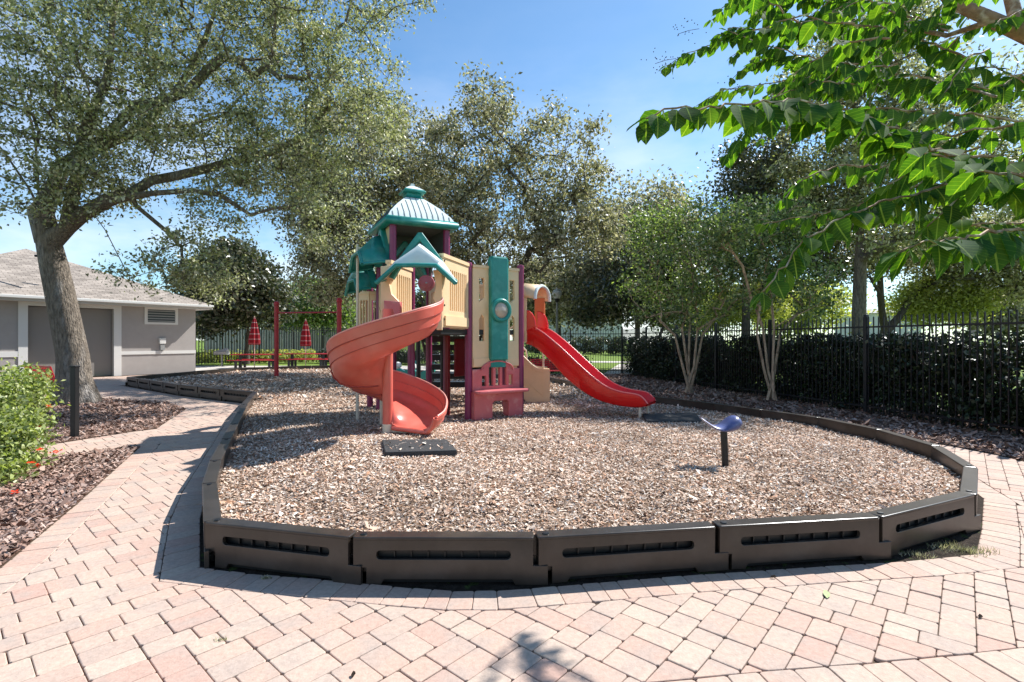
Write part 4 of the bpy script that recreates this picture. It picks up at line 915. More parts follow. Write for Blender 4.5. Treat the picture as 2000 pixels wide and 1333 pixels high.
    for z in (2.88, 2.16, 1.93): b_.lathe([(.018,0),(.016,.008),(0,.01)], (0,0,0), 10, F @ Matrix.Translation((.06,-.032,z)) @ Matrix.Rotation(R(90),4,'X'))
    b_.build('bolts', 'iron', o)
    bar_panel(BL, FL+(BL-FL).normalized()*.02, 1.80, 2.85, .10, .75, 2.05, 2.70, 7)
    bar_panel(TP['L']+(TP['N']-TP['L'])*.07, TP['N']+(TP['L']-TP['N'])*.07, 1.80, 2.75, .75, .76, 2.1, 2.5, 1, 'side_panel')
    bar_panel(TP['B'], TP['R'], 1.80, 2.75, .2, .8, 2.05, 2.6, 5); bar_panel(BK+(PR-BK)*.0, TP['B'], 1.80, 2.75, .15, .85, 2.05, 2.6, 9)
    # lower edge flashings under the deck, left jamb and right jamb of the slide entrance
    def jamb(pts, Y, th, nm='jamb_panel', m_='tan'):
        F = frame((0,Y,0), (1,0)); p = MB(); p.plate([[((px-1000)/1000*Y, 1.6+(664-y)/1000*Y) for px, y in pts]], th, F, .012); return p.build(nm, m_, t)
    jamb([(745,522),(776,518),(772,540),(762,556),(766,575),(783,592),(783,645),(745,645)], 8.22, .12)
    jamb([(846,528),(864,528),(864,645),(853,645),(853,596),(846,582),(852,560),(850,545)], 8.20, .06)
    jamb([(752,588),(783,590),(783,640),(752,640)], 8.08, .16, 'slide_wing', 'rose')
    jamb([(741,655),(752,655),(752,640),(741,600)], 8.4, .04, 'brace')
    # ---- gabled hoods (local frame: x across, -y outwards)
    def hood(M, zc, wd=1.16, nm='hood', top='palegrey', reach=.42):
        W = wd/2
        g_ = MB(); outer = [(-W*.86,-.34),(-W*.62,-.06),(-W*.06,.38),(W*.06,.38),(W*.62,-.06),(W*.86,-.34)]; inner = [(W*.74,-.36),(W*.50,-.12),(0,.24),(-W*.50,-.12),(-W*.74,-.36)]
        g_.plate([outer+inner], .16, M @ Matrix.Translation((0,.02,zc)), .02); go = g_.build(nm, 'teal', t, smooth=50)
        # visor: rows from the wall outwards
        row0 = [(-W*.95,-.05,-.37),(-W*.62,-.05,-.10),(0,-.05,.20),(W*.62,-.05,-.10),(W*.95,-.05,-.37)]
        row1 = [(-W*1.02,-.30,-.42),(-W*.60,-.30,-.14),(0,-.20,.13),(W*.60,-.30,-.14),(W*1.02,-.30,-.42)]
        row2 = [(-W*1.04,-reach,-.46),(-W*.52,-reach,-.19),(0,-reach,-.185),(W*.52,-reach,-.19),(W*1.04,-reach,-.46)]
        f_ = MB(); T = M @ Matrix.Translation((0,0,zc)); f_.add(row0+row1+row2, [(i+5*j, i+1+5*j, i+6+5*j, i+5+5*j) for j in range(2) for i in range(4)], T, 0); fo = f_.build('visor', top, go, smooth=25, solid=.035)
        r_ = MB(); r_.tube([Vector(p)+Vector((0,-.012,-.012)) for p in row2], .036, 10, T); r_.tube([row2[0],row1[0],row0[0]], .03, 8, T); r_.tube([row2[4],row1[4],row0[4]], .03, 8, T)
        r_.build('visor_rim', 'teal', fo, smooth=60)
        return go
    hood(frame((-1.47,8.22,0), (1,.02)), 2.93)
    hood(frame(tuple(cen-u*.60), (-v.x,-v.y)), 3.44, 1.15, top='teal', reach=.50)
    hood(frame((-3.05,10.75,0), (.55,-.83)), 3.02, .85, top='teal', reach=.3)
    hood(frame(tuple(cen+v*.60), (-u.x,-u.y)), 3.30, 1.2, top='teal', reach=.4)
    # ---- teal column wall panel
    a, b = BR+(PR-BR).normalized()*.07, PR+(BR-PR).normalized()*.06; F, Ln = fr_between(a, b); zb, zt = 1.09, 2.94; w_ = Ln
    loops = [[(0,zb),(w_,zb),(w_,zt-.02),(w_*.97,zt),(w_*.03,zt),(0,zt-.02)]]
    for x0, x1 in ((.14,.24),(.80,.90)):
        loops.append([(w_*x0,2.30),(w_*x1,2.38),(w_*x1,2.74),(w_*x0,2.74)]); loops.append([(w_*x0,1.58),(w_*x1,1.58),(w_*x1,2.0),(w_*(x0+x1)/2,2.06),(w_*x0,1.98)])
    p = MB(); p.plate(loops, .07, F, .012); p.box((w_/2,0,zt+.015), (w_*1.0,.11,.05), F); p.box((w_/2,-.01,zb+.09), (w_*.97,.085,.15), F); wo = p.build('wall_panel', 'tan', t)
    p = MB(); p.plate([[(w_*.335,1.22),(w_*.70,1.22),(w_*.71,3.10),(w_*.68,3.16),(w_*.36,3.16),(w_*.33,3.10)]], .16, F @ Matrix.Translation((0,-.06,0)), .03)
    p.plate([[(w_*.36,1.08),(w_*.68,1.08),(w_*.68,1.24),(w_*.36,1.24)]], .08, F @ Matrix.Translation((0,-.04,0)), .01); co = p.build('climbing_column', 'teal', wo)
    cz = 2.15; cx = w_*.52
    p = MB(); rg = [F @ Vector((cx+.185*math.cos(a), -.17, cz+.185*math.sin(a))) for a in np.linspace(0, 2*math.pi, 33)]; p.tube(rg, .040, 12, cap=False); p.build('porthole_ring', 'teal', co)
    p = MB(); pr = [(.175,.0),(.155,.03),(.11,.065),(.05,.08),(.0,.085)]; p.lathe(pr, (0,0,0), 24, F @ Matrix.Translation((cx,-.14,cz)) @ Matrix.Rotation(R(90),4,'X')); p.build('bubble_window', 'bubble', co, smooth=60)
    # ---- pink bench panel below
    p = MB(); out = [(-.02,.62),(w_+.0,.62),(w_+.0,1.05)]+[(w_*.5+w_*.30*math.cos(R(q)), 1.06+.17*math.sin(R(q))) for q in range(0,181,15)]+[(-.02,1.05)]
    loops = [out]
    for k in range(5):
        x = w_*(.18+.145*k); hz = 1.0+.12*(1-((k-2)/2.3)**2); loops.append([(x,.74),(x+w_*.085,.74),(x+w_*.085,hz-.02),(x+w_*.042,hz+.01),(x,hz-.02)] if k in (1,2,3) else [(x,.74),(x+w_*.085,.74),(x+w_*.085,.93),(x,.93)])
    p.plate(loops, .07, F @ Matrix.Translation((0,-.03,0)), .012)
    p.tube([F @ Vector((w_*.5+w_*.34*math.cos(R(q)), -.075, 1.03+.17*math.sin(R(q)))) for q in range(0,181,12)], .016, 8)
    bo = p.build('bench_back', 'rose', t)
    p = MB(); p.plate([slot(-.05, w_+.07, -.06, .24, .09)], .06, F @ Matrix.Translation((0,-.10,.645)) @ Matrix.Rotation(R(90),4,'X'), .02); p.build('bench_seat', 'rose', bo)
    p = MB(); p.plate([[(-.04,z0-.02),(w_*.34,z0-.02),(w_*.34,.42),(w_*.38,.46),(w_*.64,.46),(w_*.68,.42),(w_*.68,z0+.02),(w_+.0,z0+.02),(w_+.0,.64),(-.04,.64)]], .22, F @ Matrix.Translation((0,-.07,0)), .02); p.build('bench_base', 'rose', bo)
    # ---- spiral slide
    Cx, Cy = -1.82, 7.5; cn = Vector((Cx, Cy, 0))
    aa = [16,0,-45,-90,-135,-180,-225,-270,-315,-360,-378,-392]; zz = [1.79,1.74,1.58,1.385,1.18,.98,.79,.62,.48,.37,.345,.34]; wh = [.43,.43,.43,.44,.45,.45,.45,.44,.38,.30,.24,.20]; ro = [.80,.80,.81,.82,.83,.83,.82,.82,.82,.86,.90,.92]
    N_ = 84; prof = [(.075,.26),(.10,.12),(.18,.03),(.30,.0),(.50,.0),(.60,.02),(.67,.08),(.71,.16),(.725,.165),(.75,.30),(.765,.305),(.785,.42),(.79,.44),(.815,.445),(.83,.43),(.815,.30),(.80,.295),(.78,.155),(.765,.15),(.735,.05),(.66,-.03),(.52,-.06),(.30,-.055),(.16,-.03),(.075,.0)]
    sm = MB(); npf = len(prof)
    for i in range(N_+1):
        A = aa[0]+(aa[-1]-aa[0])*i/N_; z = np.interp(-A, [-x for x in aa], zz); h_ = np.interp(-A, [-x for x in aa], wh)/.44; r_ = np.interp(-A, [-x for x in aa], ro)/.81
        inw = 1.0 if A > -355 else max(.25, 1-(-355-A)/40)
        for (pr_, pz) in prof:
            hz = pz*h_ if pr_ > .55 else (pz*inw if pz > 0 else pz)
            rr = pr_*r_ if pr_ > .2 else pr_
            sm.v.append((Cx+rr*math.cos(R(A)), Cy+rr*math.sin(R(A)), z+hz))
    for i in range(N_):
        for j in range(npf): sm.f.append([i*npf+j, i*npf+(j+1)%npf, (i+1)*npf+(j+1)%npf, (i+1)*npf+j]); sm.mi.append(0)
    sm.f.append(list(range(npf))); sm.f.append([N_*npf+j for j in range(npf)][::-1]); sm.mi += [0,0]
    so_ = sm.build('spiral_slide', 'salmon', t, smooth=45)
    def sp(A, pr_, pz):
        z = np.interp(-A, [-x for x in aa], zz); h_ = np.interp(-A, [-x for x in aa], wh)/.44; r_ = np.interp(-A, [-x for x in aa], ro)/.81; return (Cx+pr_*r_*math.cos(R(A)), Cy+pr_*r_*math.sin(R(A)), z+pz*h_)
    AN = np.linspace(14, -372, 90)
    c = MB(); c.tube([sp(A, .812, .292) for A in AN], .0045, 5); c.tube([sp(A, .778, .150) for A in AN], .0045, 5)
    for A0 in (-172, -204): c.tube([sp(A0-q_*14, a_, b_) for q_, a_, b_ in ((0,.785,.14),(.15,.745,.04),(.3,.66,-.035),(.5,.52,-.066),(.75,.30,-.061),(1,.14,-.03))], .013, 8)  # underside ribs, their shadow put into the dark colour
    c.build('seams', 'salmonseam_shade', so_, smooth=60)
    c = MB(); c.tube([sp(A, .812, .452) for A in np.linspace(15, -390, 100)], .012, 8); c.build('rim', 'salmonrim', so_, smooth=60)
    c = MB(); c.tube([(Cx,Cy,.36),(Cx,Cy,2.05)], .074, 20); c.build('slide_column', 'salmon', so_)
    # rolled exit lip
    A = R(-392); c = MB(); pts = [(Cx+r*math.cos(A), Cy+r*math.sin(A), .315) for r in (.1,.3,.5,.65,.76)]+[(Cx+.86*math.cos(A), Cy+.86*math.sin(A), .40),(Cx+.91*math.cos(A), Cy+.91*math.sin(A), .52)]
    c.tube(pts, .035, 10); c.build('exit_lip', 'salmon', so_)
    c = MB(); c.tube([(Cx,Cy,-.05),(Cx,Cy,.37)], .078, 16); c.build('column_foot', 'tanmetal', so_)
    c = MB(); c.tube([(Cx,Cy,.26),(Cx+.45,Cy-.12,.27),(-1.27,7.28,.27),(-1.21,7.25,.24),(-1.19,7.24,.12),(-1.19,7.24,.0)], .024, 10); c.build('leg', 'tanmetal', so_)
    for px, y0, y1, Y in ((698,770,808,9.2),(745,800,818,8.6)):
        q = P(px, y0, Y); c = MB(); c.tube([(q.x,q.y,q.z+.25),(q.x,q.y,.02)], .028, 10); c.build('leg', 'tanmetal', so_)
    # ---- fireman pole and left bay
    c = MB(); c.tube([(-3.04,10.07,.05),(-3.04,10.07,3.48)], .026, 12); c.tube([(-3.04,10.07,3.40),(-2.6,10.1,3.42)], .02, 8); c.build('fireman_pole', 'tanmetal', t)
    bay = [Vector((-3.22,10.55,0)), Vector((-3.30,10.85,0)), Vector((-3.12,11.05,0))]; bay = [Vector((-3.29,10.95,0)), Vector((-3.20,10.72,0)), Vector((-2.95,10.62,0)), Vector((-2.78,10.66,0))]
    p = MB()
    for i in range(3):
        a, b = bay[i], bay[i+1]; F, Ln = fr_between(a, b); lo_ = [[(0,1.55),(Ln,1.55),(Ln,2.56),(0,2.56)]]; nb = max(2, int(Ln/.07)); st = (Ln-.06)/nb
        for k in range(nb): lo_.append(slot(.03+k*st+st*.25, .03+(k+1)*st-st*.1, 1.75, 2.42))
        p.plate(lo_, .05, F, .006); p.box((Ln/2,0,2.57), (Ln+.03,.09,.06), F)
    p.build('bay_panel', 'tan', t)
    # red toy wheel
    M = Matrix.Translation((-1.70,10.15,2.72)) @ Matrix.Rotation(R(90),4,'X') @ Matrix.Rotation(R(12),4,'Y'); p = MB(); p.lathe([(.155,-.02),(.165,0),(.155,.02),(.12,.022),(.11,.035),(.05,.045),(0,.05)], (0,0,0), 24, M); wo_ = p.build('toy_wheel', 'rose', t, smooth=40)
    p = MB(); p.lathe([(.02,.05),(.018,.07),(0,.075)], (0,0,0), 10, M); p.build('hub', 'bolt', wo_)
    p = MB(); p.tube([(-1.70,10.3,2.5),(-1.70,10.2,2.72)], .02, 8); p.tube([(-1.70,10.3,1.8),(-1.70,10.3,2.5)], .02, 8); p.build('wheel_stand', 'maroon', wo_)
    # ---- steps and dark structure under the decks
    for k, z in enumerate((.50,.74,.98,1.22,1.46,1.66)):
        p = MB(); y = 13.2-k*.32; p.box((-1.35,y,z), (1.35,.36,.05)); p.box((-1.35,y-.18,z-.06), (1.35,.02,.10)); p.build('stair_tread', 'black', t, smooth=0)
    for x in (-2.05,-.65):
        p = MB(); p.tube([(x,13.4,.3),(x,11.5,1.75)], .035, 8); p.tube([(x,13.3,.0),(x,13.3,1.25),(x,11.5,2.6)], .022, 8); p.build('stair_stringer', 'black', t)
    for x, y in ((-1.25,9.9),(-.45,11.4),(-1.6,11.8),(-2.3,12.6)):
        p = MB(); p.tube([(x,y,.0),(x,y,1.78)], .055, 12); p.build('support_post', 'black' if y > 11 else 'darkred', t)
    F, Ln = fr_between(Vector((-1.12,10.0,0)), Vector((-.86,10.35,0))); p = MB(); p.plate([slot(0, Ln, .88, 1.62, .03)], .05, F, .01); p.box((Ln*.7,-.035,1.12), (.03,.02,.22), F); p.build('activity_panel', 'darkred', t)
    # ---- right platform: hood, red slide, ramp
    sdv = Vector((2.16,-1.25,0)); sL = sdv.length; sx_ = sdv.normalized(); sy = Vector((-sx_.y, sx_.x, 0)); S0 = Vector((.30,10.60,0))
    tt = [0,.05,.15,.25,.332,.44,.549,.63,.716,.817,.90,.951,.985,1.01]; zr = [1.90,1.88,1.755,1.57,1.407,1.17,.946,.79,.675,.61,.595,.58,.53,.42]; zbt = [1.515,1.49,1.33,1.10,.89,.68,.52,.44,.385,.35,.345,.35,.37,.39]
    # smooth resample
    ts = np.linspace(0, 1.01, 44)
    def cs(yv): 
        z = np.interp(ts, tt, yv); z2 = z.copy()
        for _ in range(2): z2[1:-1] = (z2[:-2]+z2[1:-1]*2+z2[2:])/4
        return z2
    ZR, ZB = cs(zr), cs(zbt); rm = MB(); W = .52
    for i, tv in enumerate(ts):
        c0 = S0+sdv*tv; a_, b_ = ZR[i], ZB[i]; fl = b_+.10 if tv < .93 else b_+.10-.05*(tv-.93)/.08; hgt_ = max(a_, fl+.03)
        pr = [(0,a_-.01),(-.02,a_+.012),(-.045,a_-.01),(-.04,(a_+b_)/2+.03),(-.028,(a_+b_)/2),(-.03,b_+.03),(.0,b_),(W,b_),(W+.03,b_+.03),(W+.028,(a_+b_)/2),(W+.04,(a_+b_)/2+.03),(W+.045,a_-.01),(W+.02,a_+.012),(W,a_-.01),(W-.03,fl+.06),(W-.08,fl),(.08,fl),(.03,fl+.06)]
        for q, z in pr: p_ = c0+sy*q; rm.v.append((p_.x,p_.y,z))
    n_ = 18
    for i in range(len(ts)-1):
        for j in range(n_): rm.f.append([i*n_+j, i*n_+(j+1)%n_, (i+1)*n_+(j+1)%n_, (i+1)*n_+j]); rm.mi.append(0)
    rm.f.append(list(range(n_))); rm.f.append([(len(ts)-1)*n_+j for j in range(n_)][::-1]); rm.mi += [0,0]
    rs = rm.build('straight_slide', 'red', t, smooth=50)
    Fs = frame(tuple(S0), (sx_.x, sx_.y))
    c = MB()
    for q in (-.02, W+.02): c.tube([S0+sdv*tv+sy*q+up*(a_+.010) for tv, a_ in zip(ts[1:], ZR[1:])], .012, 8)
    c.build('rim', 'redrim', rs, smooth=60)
    for q in (-.025, W+.02):
        p = MB(); p.plate([[(-.02,1.75),(.24,1.86),(.235,1.95),(.20,2.06),(.15,2.14),(.08,2.20),(-.02,2.22)]], .045, Fs @ Matrix.Translation((0,q,0)), .015); p.build('slide_wing', 'red', rs)
    for tv, q in ((.945,.04),(.955,W-.04)):
        c0 = S0+sdv*tv+sy*q; c = MB(); c.tube([(c0.x,c0.y,.42),(c0.x,c0.y,.02)], .026, 10); c.build('leg', 'tanmetal', rs)
    # hood over the slide mouth: arched tan shell, grey rim, orange inner wall
    Fh = Fs @ Matrix.Translation((-.10,0,0)); hm = MB(); arcp = [(W/2+(W/2+.07)*math.cos(R(q)), 2.52+.26*math.sin(R(q))) for q in range(-10,191,14)]
    vs = [];
    for dx in (-.05,.30):
        for q, z in arcp: vs.append((dx+(0.04 if dx > 0 else 0), q, z-(.0 if dx < 0 else .06)))
    k = len(arcp); hm.add(vs, [(i, i+1, k+i+1, k+i) for i in range(k-1)], Fh); ho = hm.build('slide_hood', 'tan', t, smooth=60, solid=.04)
    r_ = MB(); r_.tube([Fh @ Vector(v_) for v_ in vs[k:]], .035, 8); r_.build('hood_rim', 'palegrey', ho)
    for q, m_ in ((-.05,'tan'),(W+.05,'orange')):
        p = MB(); p.plate([[(.0,1.55 if m_ == 'tan' else 1.8),(.13 if m_ == 'tan' else .24,1.55 if m_ == 'tan' else 1.8),(.13 if m_ == 'tan' else .24,2.50),(.0,2.50)]], .05, Fh @ Matrix.Translation((0,q,0)), .01); p.build('hood_side', m_, ho)
    # tan ramp stair with side panels
    for k, Yp in enumerate((11.75,12.55)):
        p = MB(); Fp = frame((0,Yp,0), (1,0)); p.plate([[(-.55,1.75),(-.40,1.78),(.24,1.26),(.46,1.04),(.58,.96),(.70,.94),(.85,.94),(.86,.90),(.86,z0),(.35,z0+.03),(-.55,1.15)]], .08, Fp, .02)
        p.box((.79,-.03,.53), (.15,.06,.80), Fp); p.tube([(-.5,Yp-.045,1.35),(.72,Yp-.045,.30)], .008, 6); p.tube([(-.4,Yp-.045,1.68),(.24,Yp-.045,1.16),(.50,Yp-.045,.90),(.72,Yp-.045,.86)], .008, 6); p.build('stair_side', 'tan', t)
    for k in range(5):
        p = MB(); p.box((.62-k*.25,12.15,.36+k*.26), (.28,.74,.05)); p.build('ramp_step', 'tan', t, smooth=0)
    for Yp, dx in ((11.75,0),(12.5,-.36)):
        p = MB(); p.tube([(-.2+dx,Yp,1.75),(.05+dx,Yp,1.92),(.36+dx,Yp,1.72),(.62+dx,Yp,1.42),(.70+dx,Yp,1.34),(.72+dx,Yp,1.22),(.72+dx,Yp,.92)], .022, 10); p.build('handrail', 'tanmetal', t)
    return t
play_structure()
# ------------------------------------------------------------ whale seat
def whale_seat():
    x, y = G(1417, 905, .26); zb = .2; t = thing('animal_seat', 'blue tail shaped rider seat on a black post standing alone in the mulch', 'play seat', (x,y,0))
    p = MB(); p.tube([(x+.01,y,-.05),(x-.02,y,.63)], .036, 14); p.build('post', 'black', t)
    # side profile (px) -> lens shaped body
    Y = y; k = Y/1000
    top = [(1366,813),(1376,820),(1388,828),(1399,832),(1408,830),(1416,822),(1424,814),(1432,810),(1440,812),(1446,821)]; bot = [(1366,815),(1378,826),(1390,836),(1400,841),(1408,843),(1417,844),(1427,843),(1437,840),(1444,834),(1447,824)]
    hw = [.04,.08,.11,.13,.14,.14,.135,.12,.10,.05]
    m = MB(); n = 12
    for (a, b, w_) in zip(top, bot, hw):
        A, B_ = P(a[0],a[1],Y), P(b[0],b[1],Y); c = (A+B_)/2; h_ = (A-B_)/2; hl = max(h_.length, .006)
        for j in range(n):
            q = 2*math.pi*j/n; co, si = math.cos(q), math.sin(q); co = math.copysign(abs(co)**.7, co); m.v.append((c.x+h_.x*si, c.y+w_*co, c.z+hl*si - (.25*abs(co)**2*.04 if si > 0 else 0)))
    L_ = len(top)
    for i in range(L_-1):
        for j in range(n): m.f.append([i*n+j, i*n+(j+1)%n, (i+1)*n+(j+1)%n, (i+1)*n+j]); m.mi.append(0)
    m.f.append(list(range(n))[::-1]); m.f.append([(L_-1)*n+j for j in range(n)]); m.mi += [0,0]
    m.build('seat', 'whaleblue', t, smooth=70, sub=1)
whale_seat()
# mats
def rubber_mat(label, pts, z=.268, th=.04):
    c = Vector((sum(p[0] for p in pts)/len(pts), sum(p[1] for p in pts)/len(pts), z)); m = MB(); n = len(pts)
    m.add([(*p, z+th) for p in pts]+[(*p, z-.03) for p in pts], [tuple(range(n)), tuple(range(2*n-1,n-1,-1))]+[(i,i+n,(i+1)%n+n,(i+1)%n) for i in range(n)]); return tag(m.build('rubber_mat', 'rubber', origin=tuple(c), smooth=0, bevel=.012), label, 'rubber mat', 'rubber mats at the slide ends')
rubber_mat('grey rubber mat lying on the mulch below the pink spiral slide', [G(752,888,.28), G(893,884,.28), G(872,862,.28), G(746,863,.28)])
rubber_mat('black rubber mat at the foot of the straight red slide', [G(1262,824,.2), G(1372,823,.2), G(1358,808,.2), G(1255,809,.2)], .172)
chips('wood_chips', [G(757,886,.28), G(888,882,.28), G(868,864,.28), G(750,865,.28)], 90, .034, 'chips', lambda x, y: .306+0*x, 5.5, 7.4, 1)
# high bar
def high_bar():
    a, b = Vector((*G(540,731,.25),0)), Vector((-6.28,18.6,0)); t = thing('chin_up_bar', 'red chin up bar with two tall posts left of the tower', 'play bar', (a.x,a.y,0))
    for p_, h_ in ((a, 3.06),(b, 3.07)):
        m = MB(); m.tube([(p_.x,p_.y,0),(p_.x,p_.y,h_)], .085, 14); m.lathe([(.09,-.12),(.10,-.10),(.10,-.02),(.07,.04),(.0,.06)], (p_.x,p_.y,h_), 14); m.build('post', 'redpost', t)
    m = MB(); m.tube([(a.x,a.y,2.66),(b.x,b.y,2.60)], .03, 10); m.build('bar', 'redpost', t)
high_bar()
# picnic tables, umbrellas, grill
def picnic_table():
    t = thing('picnic_table', 'x', 'picnic table'); M_ = MB(); M_.box((0,0,.76), (2.6,.75,.045)); M_.box((0,0,.735), (2.5,.65,.01)); M_.build('tabletop', 'redpost', t, smooth=0, bevel=.015)
    for y in (-.68,.68):
        s_ = MB(); s_.box((0,y,.45), (2.6,.30,.04)); s_.build('seat', 'redpost', t, smooth=0, bevel=.012)
    for x in (-.9,.9):
        l = MB(); l.box((x,0,.37), (.15,.12,.74)); l.box((x,0,.38), (.07,1.4,.07)); l.box((x,-.62,.2), (.12,.09,.42)); l.box((x,.62,.2), (.12,.09,.42)); l.build('leg', 'iron', t, smooth=0)
    return t
def umbrella():
    t = thing('patio_umbrella', 'x', 'umbrella'); p = MB(); p.tube([(0,0,.0),(0,0,2.95)], .022, 8); p.build('pole', 'tanmetal', t)
    prof = [(.30,1.32),(.33,1.40),(.31,1.65),(.27,1.95),(.20,2.3),(.13,2.6),(.05,2.85),(.0,2.92)]; m = MB(); n = 16; z = [np.interp(i, range(len(prof)), [q[1] for q in prof]) for i in np.linspace(0,7,57)]; r_ = [np.interp(i, range(len(prof)), [q[0] for q in prof]) for i in np.linspace(0,7,57)]
    for i in range(57):
        for j in range(n):
            a = 2*math.pi*j/n; rr = max(r_[i]*.84*(1+.16*(1 if j % 2 else -1)), .004); m.v.append((rr*math.cos(a), rr*math.sin(a), z[i]))
    for i in range(56):
        for j in range(n): m.f.append([i*n+j, i*n+(j+1)%n, (i+1)*n+(j+1)%n, (i+1)*n+j]); m.mi.append(1 if i % 8 == 7 else 0)
    m.build('canopy', ['umbrella','umbrella_stripe'], t, smooth=50); return t
tb = picnic_table(); tb.location = (-14.6,29.3,0); tb.rotation_euler = (0,0,R(6)); tag(tb, 'red picnic table with black legs, the one nearer the building', 'picnic table', 'red picnic tables on the patio')
t2 = copy_tree(tb); t2.location = (-12.2,30.6,0); tag(t2, 'red picnic table with black legs, the one behind the chin up bar', 'picnic table', 'red picnic tables on the patio')
um = umbrella(); um.location = (*tuple(P(497,664,29.3).xy),0); tag(um, 'closed red and white striped umbrella over the picnic table nearer the building', 'umbrella', 'closed striped umbrellas')
u2 = copy_tree(um); u2.location = (*tuple(P(597,664,30.6).xy),-.1); tag(u2, 'closed red and white striped umbrella between the two chin up bar posts', 'umbrella', 'closed striped umbrellas')
gx, gy = G(433, 716); gr = thing('park_grill', 'low black charcoal grill on a post beside the picnic tables', 'grill', (gx,gy,0))
m = MB(); m.tube([(gx,gy,0),(gx,gy,.7)], .04, 8); m.build('post', 'metalgrey', gr); m = MB(); m.box((gx,gy,.80), (.75,.4,.18)); m.add([(gx-.37,gy-.2,.9),(gx+.37,gy-.2,.9),(gx+.37,gy+.2,.9),(gx-.37,gy+.2,.9),(gx+.35,gy+.0,1.12)], [(0,1,4),(1,2,4),(2,3,4),(3,0,4)]); m.build('firebox', 'greyfar', gr, smooth=0)
# benches
def bench(loc, rz, label):
    t = thing('park_bench', label, 'bench', (*loc,0), rz, 'red steel park benches'); n = 16
    def strap(rows, nm):
        m = MB()
        for i, (y, z) in enumerate(rows): m.box((0,y,z), (1.8,.02,.045) if nm == 'backrest' else (1.8,.045,.02))
        for k in range(n+1): 
            x = -.9+1.8*k/n; a, b = rows[0], rows[-1]; m.tube([(x,a[0],a[1]),(x,b[0],b[1])], .016, 5)
        return m
    o = t
    def loc_build(m, nm, mt):
        me = m.build(nm, mt, None, origin=(0,0,0), smooth=0); me.parent = t
    loc_build(strap([(-.25+.07*i,.45) for i in range(8)], 'seat'), 'seat', 'redpost'); loc_build(strap([(.26+.02*i,.50+.075*i) for i in range(6)], 'backrest'), 'backrest', 'redpost')
    for x in (-.7,.7): m = MB(); m.tube([(x,.2,.0),(x,.2,.45),(x,.34,.9)], .03, 8); m.tube([(x,-.2,.0),(x,-.2,.45)], .03, 8); loc_build(m, 'leg', 'iron')
bench((-12.75,14.25), R(150), 'red steel bench half hidden behind the leaning oak trunk')
bench((1.55,19.0), R(180), 'dark red steel bench behind the red slide, seen from the back')
# lamp posts
def lamp(px, ybase, Y, ytop, label):
    x = (px-1000)/1000*Y; zt = P(px, ytop, Y).z; t = thing('lamp_post', label, 'street lamp', (x,Y,0), 0, 'globe lamp posts beyond the fence'); s_ = zt/4.6
    m = MB(); m.tube([(x,Y,0),(x,Y,zt-.75)], [.09,.06], 10); m.lathe([(.16,0),(.15,.35),(.09,.5)], (x,Y,0), 10); m.build('pole', 'metalgrey', t)
    m = MB(); m.lathe([(.08,-.22),(.16,-.04),(.13,0)], (x,Y,zt-.62), 12); m.build('collar', 'black', t)
    m = MB(); m.lathe([(.12,0),(.27,.2),(.28,.34),(.2,.47),(.07,.56),(.05,.66),(0,.7)], (x,Y,zt-.64), 16); m.build('globe', 'glassglobe', t)
lamp(1088, 700, 29, 562, 'nearer lamp post with a pale acorn globe above the red slide'); lamp(1093, 690, 48, 603, 'farther lamp post, its small globe just below the nearer one')
# black path post, small things
x, y = G(146, 856); bt = thing('path_post', 'black square post standing in the mulch in front of the oak trunk', 'post', (x,y,0)); m = MB(); m.box((x,y,.58), (.085,.085,1.16)); m.build('shaft', 'black', bt, smooth=0, bevel=.006); m = MB(); m.box((x,y,1.165), (.10,.10,.03)); m.build('cap', 'black', bt, smooth=0, bevel=.006)
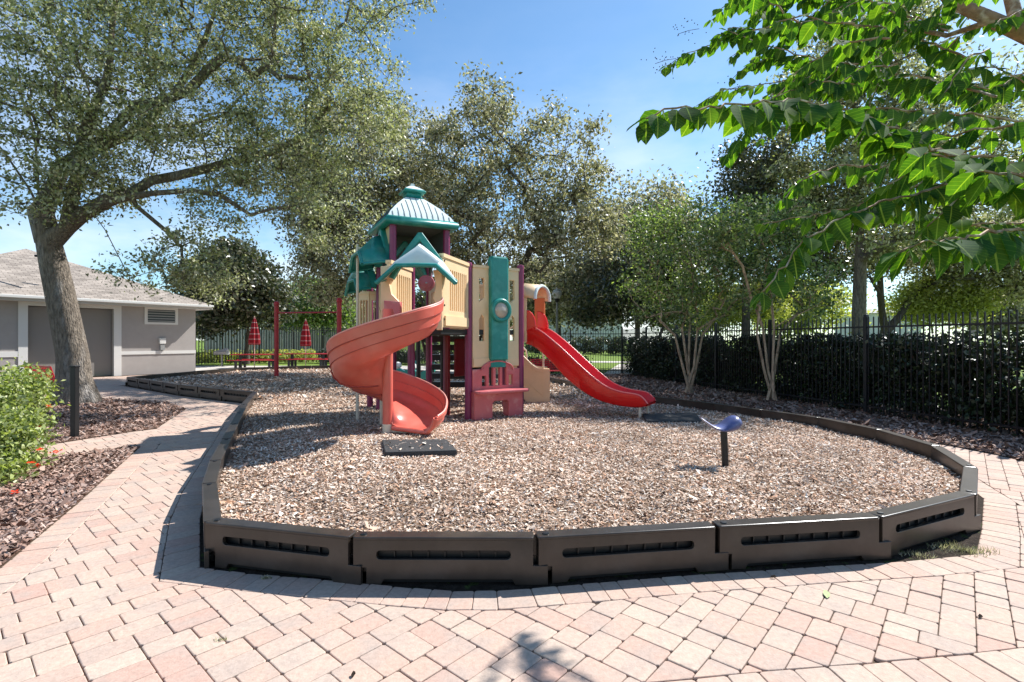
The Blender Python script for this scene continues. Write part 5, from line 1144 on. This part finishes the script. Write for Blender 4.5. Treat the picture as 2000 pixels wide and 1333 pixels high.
# teal spring riders far behind the tower
for (px, y, lb) in ((797,751,'small teal spring rider far behind the tower, the left one'),(827,756,'small teal spring rider far behind the tower, right of the other')):
    gx, gy = G(px, y, .25); t = thing('spring_rider', lb, 'spring rider', (gx,gy,0), 0, 'teal spring riders'); m = MB()
    m.tube([(gx+.09*math.cos(a), gy+.09*math.sin(a), .15+a*.0145) for a in np.linspace(0, 6.28*4, 60)], .016, 5); m.build('spring', 'iron', t)
    m = MB(); m.plate([[(-.35,.55),(-.1,.45),(.2,.48),(.34,.7),(.30,.95),(.16,.97),(.12,.75),(-.1,.66),(-.32,.78)]], .22, frame((gx,gy,0), (1,0)), .03); m.build('body', 'teal', t); m = MB(); m.lathe([(.05,0),(.12,.08),(.10,.18),(0,.22)], (gx-.3,gy-.05,.72), 10); m.build('head', 'whitefar', t)
# grass tufts and litter on the paving
def tuft(px, y, n, r_, label, hh=.05):
    x, yy = G(px, y); m = MB()
    for k in range(n):
        a = random.uniform(0,6.28); d = random.uniform(0,r_); b = Vector((x+d*math.cos(a)*1.8, yy+d*math.sin(a), 0)); l = Vector((random.gauss(0,.5), random.gauss(0,.5), 1)).normalized()*random.uniform(.4,1)*hh; s_ = Vector((math.cos(a),math.sin(a),0))*.0025
        m.add([b-s_, b+s_, b+l], [(0,1,2)])
    return tag(m.build('grass_tuft', 'midleaf', origin=(x,yy,0), smooth=0), label, 'grass')
tuft(520,1130,70,.022,'tiny green grass tuft in the shaded paving below the left front timber', .03); tuft(430,1251,40,.018,'small dry green sprig in a paver joint at the bottom left', .025)
tuft(779,1126,60,.03,'pale sprout in the dark soil under the second front timber', .05); tuft(1880,1075,420,.14,'patch of short grass at the right corner timber', .05)
tuft(1790,1085,120,.08,'thin grass in the soil strip left of the right corner', .04)
def litter(px, y, L_, rz, m_, label, nm='fallen_leaf'):
    x, yy = G(px, y); m = MB(); F = Matrix.Translation((x,yy,.006)) @ Matrix.Rotation(rz, 4, 'Z'); m.add([(-L_/2,0,0),(-L_*.15,L_*.2,.008),(L_*.3,L_*.17,.014),(L_/2,0,.006),(L_*.25,-L_*.18,.003),(-L_*.2,-L_*.15,.002),(0,0,.003)], [(0,6,1),(1,6,2),(2,6,3),(3,6,4),(4,6,5),(5,6,0)], F); return tag(m.build(nm, m_, origin=(x,yy,0), smooth=0), label, 'leaf')
litter(1615,1164,.10,R(60),'debris','pale green fallen leaf on the pavers right of centre'); litter(1510,1130,.05,R(10),'soil','dark fallen leaf on the border pavers'); litter(1915,1208,.045,R(30),'soil','dark curled leaf on the pavers at the right'); litter(690,1322,.04,R(80),'soil','small dark leaf at the bottom edge of the paving')
